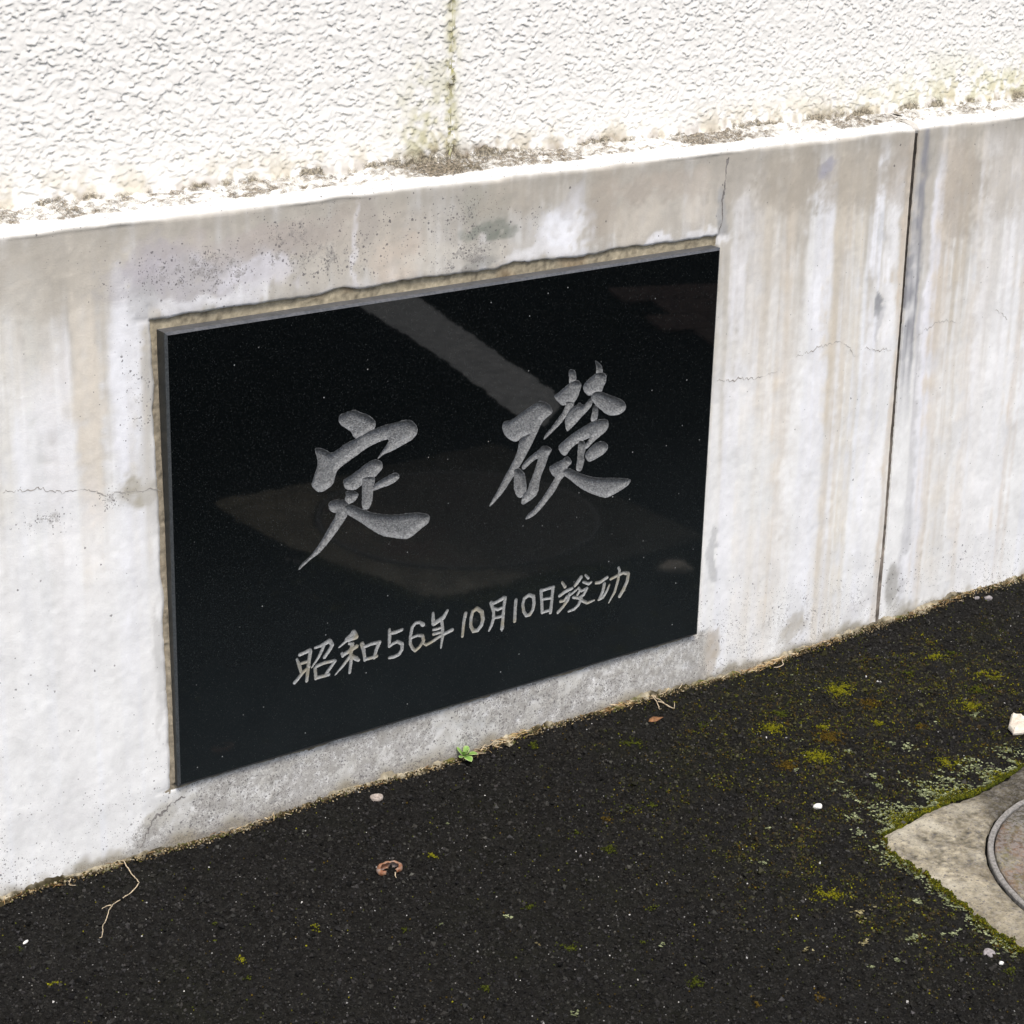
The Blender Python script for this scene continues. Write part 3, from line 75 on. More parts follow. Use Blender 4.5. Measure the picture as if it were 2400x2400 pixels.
# ------------------------------------------------------------------ noise helpers
class Noise:
    """periodic gaussian random field, band limited, sampled bilinearly"""
    def __init__(s, seed, lx, ly, cell=0.001, n=(1024, 2048), p=2.0):
        r = np.random.default_rng(seed)
        a = r.standard_normal(n)
        fy = np.fft.fftfreq(n[0])[:, None] / cell
        fx = np.fft.rfftfreq(n[1])[None, :] / cell
        k = np.sqrt((fx * lx) ** 2 + (fy * ly) ** 2)
        A = np.fft.rfft2(a) * np.exp(-(k ** p))
        A[0, 0] = 0
        f = np.fft.irfft2(A, s=n)
        s.f = (f / f.std()).astype(np.float32)
        s.c = cell
        s.n = n
    def __call__(s, x, y):
        u = np.asarray(x, dtype=np.float64) / s.c + 5000.3
        v = np.asarray(y, dtype=np.float64) / s.c + 5000.7
        i = np.floor(u).astype(int); j = np.floor(v).astype(int)
        a = u - i; b = v - j
        N0, N1 = s.n
        i0 = i % N1; i1 = (i + 1) % N1; j0 = j % N0; j1 = (j + 1) % N0
        return (s.f[j0, i0] * (1 - a) + s.f[j0, i1] * a) * (1 - b) + (s.f[j1, i0] * (1 - a) + s.f[j1, i1] * a) * b

def sstep(a, b, x):
    t = np.clip((x - a) / (b - a), 0, 1)
    return t * t * (3 - 2 * t)

def srgb(c):
    c = np.asarray(c, dtype=np.float64) / 255.0
    return np.where(c <= 0.04045, c / 12.92, ((c + 0.055) / 1.055) ** 2.4)

n_big = Noise(1, .16, .16, .002)
n_med = Noise(2, .035, .035, .001)
n_sml = Noise(3, .009, .009, .001)
n_fin = Noise(4, .0035, .0035, .001)
n_str = Noise(5, .012, .30, .001)      # vertical streaks (x fine, z long)
n_str2 = Noise(6, .004, .12, .001)
n_stu = Noise(8, .0076, .0045, .0005, (2048, 4096))
n_stu2 = Noise(9, .0042, .0028, .0005, (2048, 4096))
n_stub = Noise(10, .05, .03, .001)

# ------------------------------------------------------------------ mesh helpers
def mesh_from(name, V, Fq, mats, smooth=False, attrs=None, parent=None, fmat=None, link=True):
    V = np.asarray(V, dtype=np.float32)
    me = bpy.data.meshes.new(name)
    if isinstance(Fq, np.ndarray):
        k = Fq.shape[1]
        nf = len(Fq)
        me.vertices.add(len(V)); me.vertices.foreach_set('co', V.ravel())
        me.loops.add(nf * k); me.loops.foreach_set('vertex_index', Fq.astype(np.int32).ravel())
        me.polygons.add(nf)
        me.polygons.foreach_set('loop_start', np.arange(0, nf * k, k, dtype=np.int32))
        me.update(calc_edges=True)
        me.validate()
    else:
        me.from_pydata([tuple(map(float, v)) for v in V], [], Fq)
        me.update()
    if not isinstance(mats, (list, tuple)):
        mats = [mats]
    for mt in mats:
        me.materials.append(mt)
    if fmat is not None:
        me.polygons.foreach_set('material_index', np.asarray(fmat, dtype=np.int32))
    me.polygons.foreach_set('use_smooth', np.full(len(me.polygons), bool(smooth)))
    for nm, arr in (attrs or {}).items():
        arr = np.asarray(arr, dtype=np.float32)
        if arr.ndim == 2:
            a = me.attributes.new(nm, 'FLOAT_COLOR', 'POINT')
            if arr.shape[1] == 3:
                arr = np.c_[arr, np.ones(len(arr), dtype=np.float32)]
            a.data.foreach_set('color', arr.ravel())
        else:
            a = me.attributes.new(nm, 'FLOAT', 'POINT')
            a.data.foreach_set('value', arr.ravel())
    o = bpy.data.objects.new(name, me)
    if link:
        COL.objects.link(o)
    if parent is not None:
        o.parent = parent
    return o

def grid_faces(nr, nc, keep=None):
    i = np.arange(nr - 1)[:, None] * nc + np.arange(nc - 1)[None, :]
    f = np.stack([i, i + 1, i + nc + 1, i + nc], -1)
    if keep is not None:
        return f[keep]
    return f.reshape(-1, 4)

def empty(name, loc=(0, 0, 0)):
    o = bpy.data.objects.new(name, None)
    o.empty_display_size = .05
    o.location = loc
    COL.objects.link(o)
    return o

def tag(o, label=None, cat=None, group=None, kind=None):
    if label: o['label'] = label
    if cat: o['category'] = cat
    if group: o['group'] = group
    if kind: o['kind'] = kind
    return o

def seg(*parts):
    """coordinate array from (start, step, stop) pieces sharing ends"""
    out = []
    for a, b, st in parts:
        n = max(1, int(round((b - a) / st)))
        out.append(np.linspace(a, b, n + 1)[:-1])
    out.append([parts[-1][1]])
    return np.concatenate(out)

def grow(a, b, s0, r=1.35):
    """coordinates from a to b with growing steps"""
    x = [a]; s = s0; d = 1 if b > a else -1
    while abs(b - x[-1]) > s * 1.4:
        x.append(x[-1] + d * s); s *= r
    x.append(b)
    return np.array(x if d > 0 else x[::-1])

# ------------------------------------------------------------------ material helpers
def new_mat(name):
    mt = bpy.data.materials.new(name)
    mt.use_nodes = True
    t = mt.node_tree
    return mt, t, t.nodes['Principled BSDF']

def N(t, typ, **kw):
    n = t.nodes.new(typ)
    for k, v in kw.items():
        if k.startswith('i_'):
            n.inputs[k[2:].replace('_', ' ')].default_value = v
        else:
            setattr(n, k, v)
    return n

def math_n(t, op, a, b=None, c=None):
    n = t.nodes.new('ShaderNodeMath'); n.operation = op
    for i, v in enumerate((a, b, c)):
        if v is None: continue
        if hasattr(v, 'links') or hasattr(v, 'is_linked'):
            t.links.new(v, n.inputs[i])
        else:
            n.inputs[i].default_value = v
    return n.outputs[0]

def mixc(t, fac, a, b, mode='MIX'):
    n = t.nodes.new('ShaderNodeMix'); n.data_type = 'RGBA'; n.blend_type = mode
    for idx, v in ((0, fac), (6, a), (7, b)):
        if hasattr(v, 'is_linked'):
            t.links.new(v, n.inputs[idx])
        else:
            n.inputs[idx].default_value = v if idx == 0 else (*v, 1) if len(v) == 3 else v
    return n.outputs[2]

def ramp(t, v, lo, hi, a=0., b=1.):
    n = t.nodes.new('ShaderNodeMapRange'); n.interpolation_type = 'SMOOTHSTEP'
    t.links.new(v, n.inputs[0])
    n.inputs[1].default_value = lo; n.inputs[2].default_value = hi
    n.inputs[3].default_value = a; n.inputs[4].default_value = b
    return n.outputs[0]

def coords(t):
    g = t.nodes.new('ShaderNodeNewGeometry')
    return g.outputs['Position']

def noise(t, co, scale, detail=4, rough=.6, vscale=None):
    if vscale:
        mp = t.nodes.new('ShaderNodeMapping'); mp.inputs['Scale'].default_value = vscale
        t.links.new(co, mp.inputs[0]); co = mp.outputs[0]
    n = t.nodes.new('ShaderNodeTexNoise'); n.inputs['Scale'].default_value = scale
    n.inputs['Detail'].default_value = detail; n.inputs['Roughness'].default_value = rough
    t.links.new(co, n.inputs[0])
    return n.outputs[0]

def voro(t, co, scale, feature='F1'):
    n = t.nodes.new('ShaderNodeTexVoronoi'); n.inputs['Scale'].default_value = scale; n.feature = feature
    t.links.new(co, n.inputs[0])
    return n

def bump(t, bsdf, h, strength, dist):
    b = t.nodes.new('ShaderNodeBump'); b.inputs['Strength'].default_value = strength
    b.inputs['Distance'].default_value = dist
    t.links.new(h, b.inputs['Height'])
    t.links.new(b.outputs[0], bsdf.inputs['Normal'])

def attr(t, name):
    a = t.nodes.new('ShaderNodeAttribute'); a.attribute_name = name
    return a

def simple_mat(name, col, rough=.8, nscale=400, var=.25, bstr=.4, bdist=.0006, spec=.3):
    mt, t, b = new_mat(name)
    co = coords(t)
    nz = noise(t, co, nscale, 4)
    lo = tuple(c * (1 - var) for c in col); hi = tuple(min(1, c * (1 + var)) for c in col)
    t.links.new(mixc(t, ramp(t, nz, .3, .7), lo, hi), b.inputs['Base Color'])
    b.inputs['Roughness'].default_value = rough
    b.inputs['Specular IOR Level'].default_value = spec
    bump(t, b, nz, bstr, bdist)
    return mt

def attr_mat(name, rough=.85, spec=.2, nscale=900, var=.2, bstr=.3, bdist=.0005, specks=False, sub=0, speckdark=.25, dirt=None):
    mt, t, b = new_mat(name)
    co = coords(t)
    c = attr(t, 'stain').outputs['Color']
    nz = noise(t, co, nscale, 5)
    n2 = noise(t, co, nscale * .22, 3)
    f = math_n(t, 'MULTIPLY_ADD', nz, var, 1 - var * .5)
    f2 = math_n(t, 'MULTIPLY_ADD', n2, var * .8, 1 - var * .4)
    cc = N(t, 'ShaderNodeVectorMath', operation='SCALE')
    t.links.new(c, cc.inputs[0]); t.links.new(math_n(t, 'MULTIPLY', f, f2), cc.inputs['Scale'])
    col = cc.outputs[0]
    if specks:
        sp = attr(t, 'specks').outputs['Fac']
        for sc, wgt in ((300, 1.0), (480, .95), (640, .95), (820, .9)):
            v = voro(t, co, sc)
            rnd = N(t, 'ShaderNodeSeparateColor'); t.links.new(v.outputs['Color'], rnd.inputs[0])
            pick = math_n(t, 'LESS_THAN', rnd.outputs[0], math_n(t, 'MULTIPLY', sp, .66))
            rad = math_n(t, 'MULTIPLY_ADD', rnd.outputs[1], .30, .12)
            wob = math_n(t, 'MULTIPLY_ADD', nz, .9, -.45)
            d = math_n(t, 'SUBTRACT', math_n(t, 'ADD', v.outputs['Distance'], wob), rad)
            msk = math_n(t, 'MULTIPLY', ramp(t, d, -.09, .04, 1, 0), pick)
            col = mixc(t, math_n(t, 'MULTIPLY', msk, wgt * (1 - speckdark)), col, (.11, .105, .11))
    if specks:
        mn = noise(t, co, 210, 5, .72)
        sm = ramp(t, math_n(t, 'ADD', mn, math_n(t, 'MULTIPLY', sp, .12)), .53, .66)
        sm = math_n(t, 'MULTIPLY', sm, ramp(t, sp, .12, .7, 0, .55))
        col = mixc(t, sm, col, (.275, .262, .245))
    if dirt:
        da = attr(t, 'dirt').outputs['Fac']
        dn = noise(t, co, 520, 4, .75)
        dn2 = noise(t, co, 260, 3, .6)
        dd = math_n(t, 'ADD', math_n(t, 'ABSOLUTE', math_n(t, 'SUBTRACT', dn, .5)), math_n(t, 'MULTIPLY', dn2, .12))
        # squiggly veins: small |noise - .5|; wider where the attribute is high
        msk = ramp(t, math_n(t, 'SUBTRACT', math_n(t, 'MULTIPLY', da, .20), dd), -.03, .03, 0, 1)
        msk = math_n(t, 'MULTIPLY', msk, ramp(t, da, 0, .03))
        msk = math_n(t, 'MULTIPLY', msk, ramp(t, da, .04, .9, .25, .95))
        dcol = mixc(t, ramp(t, noise(t, co, 420, 3, .7), .40, .62), tuple(v_ * .38 for v_ in dirt), tuple(min(1, v_ * 1.35) for v_ in dirt))
        col = mixc(t, msk, col, dcol)
    t.links.new(col, b.inputs['Base Color'])
    b.inputs['Roughness'].default_value = rough
    b.inputs['Specular IOR Level'].default_value = spec
    bump(t, b, nz, bstr, bdist)
    return mt

M_conc = attr_mat('concrete_stained', rough=.8, nscale=700, var=.14, bstr=.35, bdist=.0006, specks=True, dirt=(.20, .17, .125))
M_stucco = attr_mat('white_stucco', rough=.75, nscale=600, var=.06, bstr=.2, bdist=.0004, dirt=(.26, .23, .17))
M_mortar = attr_mat('rough_mortar', rough=.95, nscale=900, var=.7, bstr=.3, bdist=.0006)
M_joint = simple_mat('joint_filler', (.052, .046, .038), .9, 500, .5, .6, .001)
M_crack = simple_mat('crack_dark', (.38, .36, .335), 1, 300, .35)
M_grain = attr_mat('asphalt_grain', rough=.8, spec=.14, nscale=1500, var=.4, bstr=.5, bdist=.0004)
M_moss = attr_mat('moss', rough=.9, spec=.1, nscale=1200, var=.5, bstr=.5, bdist=.0004)
M_litter = attr_mat('dry_litter', rough=.8, spec=.2, nscale=900, var=.35)
M_paint = simple_mat('line_paint', (.62, .63, .61), .6, 60, .22)
M_brick = simple_mat('red_paver', (.115, .082, .072), .85, 90, .4)

# polished black granite
M_gran, t, b = new_mat('polished_granite')
co = coords(t)
v1 = voro(t, co, 900)
s1 = N(t, 'ShaderNodeSeparateColor'); t.links.new(v1.outputs['Color'], s1.inputs[0])
fl = math_n(t, 'MULTIPLY', math_n(t, 'GREATER_THAN', s1.outputs[0], .90), ramp(t, v1.outputs['Distance'], .15, .45, 1, 0))
v2 = voro(t, co, 1700)
s2 = N(t, 'ShaderNodeSeparateColor'); t.links.new(v2.outputs['Color'], s2.inputs[0])
fl2 = math_n(t, 'MULTIPLY', math_n(t, 'GREATER_THAN', s2.outputs[1], .8), s2.outputs[2])
base = mixc(t, math_n(t, 'MULTIPLY', fl2, .5), (.0014, .0022, .0026), (.020, .023, .023))
base = mixc(t, math_n(t, 'MULTIPLY', fl, s1.outputs[2]), base, (.05, .056, .056))
# dust film splashed up from the ground
sx = N(t, 'ShaderNodeSeparateXYZ'); t.links.new(co, sx.inputs[0])
dz = noise(t, co, 16, 4)
dust = math_n(t, 'MULTIPLY', ramp(t, sx.outputs[2], .34, -.04, 0, 1), math_n(t, 'MULTIPLY_ADD', dz, .5, .60))
base = mixc(t, math_n(t, 'MULTIPLY', dust, .055), base, (.22, .27, .29))
# little splashes
cxz = N(t, 'ShaderNodeCombineXYZ'); t.links.new(sx.outputs[0], cxz.inputs[0]); t.links.new(sx.outputs[2], cxz.inputs[1])
v3 = voro(t, cxz.outputs[0], 46); v3.voronoi_dimensions = '2D'
s3 = N(t, 'ShaderNodeSeparateColor'); t.links.new(v3.outputs['Color'], s3.inputs[0])
spl = math_n(t, 'MULTIPLY', math_n(t, 'GREATER_THAN', s3.outputs[0], .86),
             ramp(t, math_n(t, 'ADD', v3.outputs['Distance'], math_n(t, 'MULTIPLY', noise(t, co, 900, 2), .025)), .020, .048, 1, 0))
base = mixc(t, math_n(t, 'MULTIPLY', spl, s3.outputs[1]), base, (.5, .52, .52))
t.links.new(base, b.inputs['Base Color'])
rg = math_n(t, 'MULTIPLY_ADD', dust, .05, .025)
t.links.new(rg, b.inputs['Roughness'])
b.inputs['IOR'].default_value = 1.385
M_sawn, t, b = new_mat('sawn_granite')
co = coords(t)
nz = noise(t, co, 350, 4)
nl = noise(t, co, 60, 3, .6, (1, 1, 6))
t.links.new(mixc(t, ramp(t, math_n(t, 'MULTIPLY', nz, math_n(t, 'ADD', nl, .5)), .3, .7), (.055, .060, .066), (.105, .108, .115)), b.inputs['Base Color'])
b.inputs['Roughness'].default_value = .45
M_sawnd, t, b = new_mat('sawn_granite_side')
co = coords(t)
nz = noise(t, co, 500, 4)
t.links.new(mixc(t, ramp(t, nz, .3, .7), (.010, .013, .016), (.032, .038, .040)), b.inputs['Base Color'])
b.inputs['Roughness'].default_value = .3
M_edge = simple_mat('honed_granite_edge', (.050, .056, .060), .5, 600, .35, .2, .0003, .3)
# blasted granite inside the carving
M_carve, t, b = new_mat('blasted_granite')
co = coords(t)
v1 = voro(t, co, 850)
s1 = N(t, 'ShaderNodeSeparateColor'); t.links.new(v1.outputs['Color'], s1.inputs[0])
nz = noise(t, co, 260, 4)
cc = mixc(t, s1.outputs[0], (.095, .100, .104), (.27, .28, .285))
cc = mixc(t, ramp(t, nz, .35, .75, 0, .5), cc, (.11, .115, .115))
t.links.new(cc, b.inputs['Base Color'])
b.inputs['Roughness'].default_value = .9
bump(t, b, v1.outputs['Distance'], .7, .0006)
M_carve2, t, b = new_mat('blasted_granite_date')
co = coords(t)
v1 = voro(t, co, 1300)
s1 = N(t, 'ShaderNodeSeparateColor'); t.links.new(v1.outputs['Color'], s1.inputs[0])
nz = noise(t, co, 45, 3)
cc = mixc(t, s1.outputs[0], (.19, .20, .20), (.38, .39, .385))
cc = mixc(t, ramp(t, nz, .5, .72, 0, .8), cc, (.26, .235, .165))
t.links.new(cc, b.inputs['Base Color'])
b.inputs['Roughness'].default_value = .9
bump(t, b, v1.outputs['Distance'], .6, .0004)

# asphalt
M_asph, t, b = new_mat('old_asphalt')
co = coords(t)
v1 = voro(t, co, 230)
s1 = N(t, 'ShaderNodeSeparateColor'); t.links.new(v1.outputs['Color'], s1.inputs[0])
nz = noise(t, co, 500, 5)
nb = noise(t, co, 9, 4)
base = mixc(t, s1.outputs[0], (.0060, .0057, .0050), (.020, .0193, .0175))
base = mixc(t, ramp(t, nz, .35, .7), base, (.0065, .006, .0052))
base = mixc(t, ramp(t, nb, .45, .7, 0, .45), base, (.010, .011, .006))
v3 = voro(t, co, 420)
s3 = N(t, 'ShaderNodeSeparateColor'); t.links.new(v3.outputs['Color'], s3.inputs[0])
fk = math_n(t, 'MULTIPLY', math_n(t, 'GREATER_THAN', s3.outputs[0], .985), ramp(t, v3.outputs['Distance'], .1, .35, 1, 0))
base = mixc(t, fk, base, (.35, .35, .34))
t.links.new(base, b.inputs['Base Color'])
b.inputs['Roughness'].default_value = .85
b.inputs['Specular IOR Level'].default_value = .12
hb = math_n(t, 'SUBTRACT', nz, math_n(t, 'MULTIPLY', v1.outputs['Distance'], .9))
bump(t, b, hb, .9, .0020)

# concrete of the manhole surround
M_collar = attr_mat('collar_concrete', rough=.95, spec=.1, nscale=420, var=1.1, bstr=.7, bdist=.0009, specks=True)
M_ring = simple_mat('worn_iron', (.22, .21, .195), .6, 300, .35, .5, .0006, .5)
M_lid = attr_mat('lid_concrete', rough=.85, spec=.2, nscale=480, var=1.1, bstr=.9, bdist=.0016, specks=True)

# ================================================================== STUCCO WALL
def stucco_height(x, z):
    a = n_stu(x, z); c = n_stu2(x, z); d = n_stub(x, z)
    h = np.tanh(.80 * (.85 * a * (1 + .3 * d) + .85 * c * (1 + .3 * n_sml(x, z)) - .35 * np.abs(n_stu(x + .7, z)))) * np.clip(.85 + .22 * n_sml(x + 2, z), .2, 1.4)
    return h + .2 * d

def stucco_dirt(x, z):
    zz = z - .505
    d = np.exp(-np.clip(zz - .000, 0, 1) / .0040) * np.clip(.55 + .22 * n_med(x, z * 0) + .22 * n_sml(x, z), .1, 1.1)
    d = d + .5 * np.exp(-((x - .315) / .05) ** 2) * sstep(.016, 0., zz)
    d = d + np.exp(-((x - XS) / .0062) ** 2) * np.clip(.26 + .32 * n_sml(x, z) + .2 * n_med(x, z), 0, .8)
    d = d + .35 * np.exp(-((x - XS + .020) / .022) ** 2) * sstep(.09, .0, zz) * np.clip(.4 + .5 * n_med(x, z), 0, 1)
    d = d + .30 * sstep(.05, .0, zz) * sstep(.5, .9, x) * np.clip(.3 + .5 * n_med(x, z), 0, 1)
    return np.clip(d, 0, 1)

def stucco_col(x, z):
    n = len(x)
    c = np.tile(srgb((243, 242, 237)), (n, 1))
    # green algae along the seam, spreading to the left lower down
    zz = (z - .505)
    dx = x - XS
    seam = np.exp(-(dx / .0066) ** 2) * np.clip(.62 + .35 * n_sml(x, z), 0, 1)
    spread = np.exp(-((dx + .028) / .034) ** 2) * sstep(.15, .0, zz) * np.clip(.35 + .42 * n_med(x, z) + .3 * n_sml(x, z), 0, 1)
    top = np.exp(-((dx + .006) / .010) ** 2) * sstep(.125, .150, zz) * np.clip(.5 + .4 * n_sml(x, z), 0, 1)
    g = np.clip(seam * .85 + spread * .75 + top * .6, 0, .9)[:, None]
    c = c * (1 - g) + srgb((188, 184, 136)) * g
    # faint green wash low on the right
    gr = sstep(.075, .0, zz) * sstep(.62, 1.1, x) * np.clip(.30 + .4 * n_med(x, z) + .3 * n_sml(x, z), 0, .7)
    c = c * (1 - gr[:, None]) + srgb((198, 196, 150)) * gr[:, None]
    gr = sstep(.035, .0, zz) * np.clip(.10 + .35 * n_med(x + 3, z) + .25 * n_sml(x, z), 0, .55)
    c = c * (1 - gr[:, None]) + srgb((192, 180, 150)) * gr[:, None]
    # dirty drip edge
    dr = .5 * np.exp(-((zz + .000) / .0060) ** 2) * np.clip(.5 + .5 * n_sml(x, z * .3) + .3 * n_med(x, z), 0, 1)
    bl = np.exp(-((x - .315) / .06) ** 2) * sstep(.014, 0., zz)
    dr = np.clip(dr + bl * np.clip(.5 + .5 * n_sml(x, z), 0, 1), 0, .92)
    c = c * (1 - dr[:, None]) + srgb((118, 100, 78)) * dr[:, None]
    return c

wall = empty('stucco_wall', (0.45, YW, 0.5))
tag(wall, 'bright white rough stucco wall rising behind the concrete plinth ledge, with one vertical seam', 'wall')
def stucco_panel(xs, side):
    zb = .5035
    zs = np.concatenate([[zb - .016, zb - .010, zb - .004], seg((zb, .71, .0011)), grow(.71, 2.9, .003, 1.5)[1:]])
    X, Z = np.meshgrid(xs, zs)
    x = X.ravel(); z = Z.ravel()
    fade = sstep(1.9, 1.4, x) * sstep(-.9, -.4, x) * sstep(.76, .70, z)
    h = stucco_height(x, z) * fade
    wob = (n_med(x, 0 * x) * .0012 + n_sml(x, 0 * x) * .0009)
    low = z < zb
    rim = np.exp(-np.clip(z - zb, 0, 1) / .006)
    y = YW - .00050 * h 
    zz = z - .00088 * h * (1 - rim) + np.where(z < zb + .02, wob * np.exp(-np.clip(z - zb, 0, 1) / .01), 0)
    # edge roll at the bottom and at the seam
    y = y - np.clip(zb + .006 - z, 0, 1) * .25
    ed = (x - XS) * side
    roll = np.exp(-np.clip(ed - .001, 0, 1) / .0030)
    y = y + .0001 * roll
    V = np.c_[x, y, zz]
    o = mesh_from('wall_panel', V, grid_faces(len(zs), len(xs)), M_stucco, True, {'stain': stucco_col(x, z), 'dirt': stucco_dirt(x, z)}, wall)
    o.matrix_parent_inverse = wall.matrix_world.inverted() if False else Matrix.Translation(-wall.location)
    return o
xl = np.concatenate([grow(-.30, -14, .004, 1.5), seg((-.30, XS - .0004, .0011))[1:]])
xr = np.concatenate([seg((XS + .0004, 1.30, .0011)), grow(1.30, 14, .004, 1.5)[1:]])
p = stucco_panel(xl, -1); p['label'] = 'stucco to the left of the green seam'
p = stucco_panel(xr, 1); p['label'] = 'stucco to the right of the green seam'
# seam filler
zs = np.concatenate([seg((.503, .80, .002)), [1.2, 2.9]])
xs = np.linspace(XS - .0032, XS + .0032, 7)
X, Z = np.meshgrid(xs, zs); x = X.ravel(); z = Z.ravel()
hh = stucco_height(x, z * 1.0)
V = np.c_[x, YW + .0001 - .0006 * hh + .0003 * n_fin(x, z), z - .0010 * hh]
pz = np.clip(.62 + .42 * n_sml(x * 0, z) + .25 * n_fin(x, z), 0, 1)[:, None]
cc = srgb((226, 224, 210)) * (1 - pz) + srgb((176, 172, 118)) * pz
o = mesh_from('seam', V, grid_faces(len(zs), len(xs)), M_stucco, True, {'stain': np.clip(cc, .02, .9), 'dirt': np.clip(.14 + .25 * n_sml(x, z), 0, .7)}, wall)
o.matrix_parent_inverse = Matrix.Translation(-wall.location)
o['label'] = 'greenish algae stained seam'

# ================================================================== CONCRETE PLINTH
plinth = empty('concrete_plinth', (0.45, 0, ZG))
tag(plinth, 'stained pale concrete plinth along the wall foot, holding the black plaque', 'wall base')
PINV = Matrix.Translation(-plinth.location)

def stain_colour(x, z, s):
    """albedo of the weathered concrete; x, z in wall metres"""
    hgt = (z - ZG) / (ZL - ZG)
    white = srgb((241, 242, 243)); beige = srgb((186, 180, 168)); grey = srgb((196, 194, 192))
    st = n_str(x, z * .5); st2 = n_str2(x, z)
    top = sstep(.50, .98, hgt + .08 * st + .035 * st2 + .05 * n_med(x, z))
    c = white * (1 - top[:, None]) + beige * top[:, None]
    a = np.clip(.14 + .16 * st + .03 * st2, 0, .6) * sstep(.15, .6, hgt)
    c = c * (1 - a[:, None]) + srgb((224, 219, 210)) * a[:, None]
    a = np.clip(.25 * n_str(x + 3, z * .5) - .05, 0, .6)
    c = c * (1 - a[:, None]) + srgb((236, 240, 250)) * a[:, None]
    # grime running down from the ledge in drips with fairly crisp ends
    dn_ = ZL - z
    for k_, (b0, a1, a2, cc_, ss_) in enumerate(((.020, .020, .010, (158, 152, 140), .45), (.045, .032, .016, (178, 172, 162), .42), (.085, .050, .022, (200, 192, 180), .38))):
        Lx = b0 + a1 * n_med(x * .8 + k_, 0 * x) + a2 * n_sml(x * .7 + k_, 0 * x) + .003 * n_fin(x, z * .3)
        q = sstep(Lx + .012, Lx - .004, dn_) * ss_ * np.clip(.8 + .3 * n_sml(x, z * .25), 0, 1.2)
        q = q[:, None]
        c = c * (1 - q) + srgb(cc_) * q
    wx = x + .0025 * n_med(x, z) + .0012 * n_sml(x, z); wz = z + .004 * n_med(x + 1, z) + .0015 * n_sml(x + 1, z)
    for cx, cz, z0, z1, r, g, bb, sg in D['SK']:
        pass
    for cx, wd, z0, z1, r, g, bb, sg in SKS:
        q = np.exp(-np.abs((wx - cx + .004 * n_str(x, z * .3)) / wd) ** 3) * sstep(z1 - .10, z1 + .06, z) * sstep(z0 + .035, z0 - .03, z)
        q = np.clip(q * sg * (.80 + .20 * sstep(.25, .75, hgt)) * (.88 + .14 * st2 + .12 * n_med(x, z)), 0, .95)[:, None]
        c = c * (1 - q) + srgb((r, g, bb)) * q
    for cx, cz, rx, rz, r, g, bb, sg in D['ST']:
        d = ((wx - cx) / rx) ** 2 + ((wz - cz) / rz) ** 2
        q = sstep(1.7, .35, d + .16 * n_med(x, z) + .20 * n_sml(x, z) + .10 * n_fin(x, z))
        q = np.clip(q * sg * 1.12 * (.88 + .12 * n_sml(x, z)), 0, 1)[:, None]
        c = c * (1 - q) + srgb((r, g, bb)) * q
    # blotches
    c = c * (1 + .022 * n_sml(x, z) + .03 * n_med(x, z) + .016 * n_fin(x, z))[:, None]
    # strip under the plaque: rough and greyer
    u = sstep(.002, -.004, z) * sstep(-.03, .0, x - (.0 + (z + .015) * 1.0)) * sstep(.625, .612, x)
    u2 = u * np.clip(.72 + .2 * n_sml(x, z), 0, 1)
    c = c * (1 - u2[:, None]) + srgb((196, 194, 188)) * u2[:, None]
    # soil line at the foot
    ft = sstep(ZG + .016, ZG + .001, z + .003 * n_med(x, z) + .0015 * n_sml(x, z))
    c = c * (1 - .75 * ft[:, None]) + srgb((150, 138, 108)) * .75 * ft[:, None]
    # arris under the ledge is slightly greyer
    e = np.exp(-((z - (ZL - .006)) / .006) ** 2) * .18
    c = c * (1 - e[:, None]) + srgb((170, 164, 150)) * e[:, None]
    # ledge: clean pale nosing, dirty upper half
    led = s > 0
    if led.any():
        cl = np.tile(srgb((232, 231, 226)), (len(x), 1)) * (1 + .03 * n_fin(x, s))[:, None]
        drt = sstep(.0165, .0215, s + .0016 * n_sml(x, s) + .0012 * n_med(x, s)) * np.clip(.58 + .34 * n_med(x * .6, s) + .38 * n_sml(x, s * 1.5) + .42 * n_fin(x, s), 0, 1)
        bl = np.exp(-((x - .31) / .055) ** 2) * sstep(.016, .022, s)
        drt = .35 * drt
        drt = np.clip(drt + .8 * bl * np.clip(.6 + .5 * n_fin(x, s), 0, 1), 0, 1)
        dc = srgb((124, 110, 88)) * (1 - bl[:, None]) + srgb((70, 66, 38)) * bl[:, None]
        cl = cl * (1 - drt[:, None]) + dc * drt[:, None]
        k = sstep(.0, .004, s)[:, None]
        c = c * (1 - k) + cl * k
    gy_ = c.mean(1, keepdims=True)
    c = gy_ + (c - gy_) * .74
    c = c * np.array([.925, .930, .915])
    return np.clip(c, .01, .95)

def ledge_dirt(x, z, s):
    d = sstep(.0150, .0190, s + .0016 * n_sml(x, s) + .0012 * n_med(x, s)) * np.clip(.52 + .16 * n_med(x * .6, s * 0) + .16 * n_sml(x, s * 1.5), .25, .9)
    d = d + .45 * np.exp(-((x - .31) / .040) ** 2) * sstep(.0155, .0190, s)
    hgt = z - ZG
    f = sstep(.012, .002, hgt + .002 * n_med(x, z)) * .5
    return np.where(s > 0, np.clip(d, 0, 1), f)

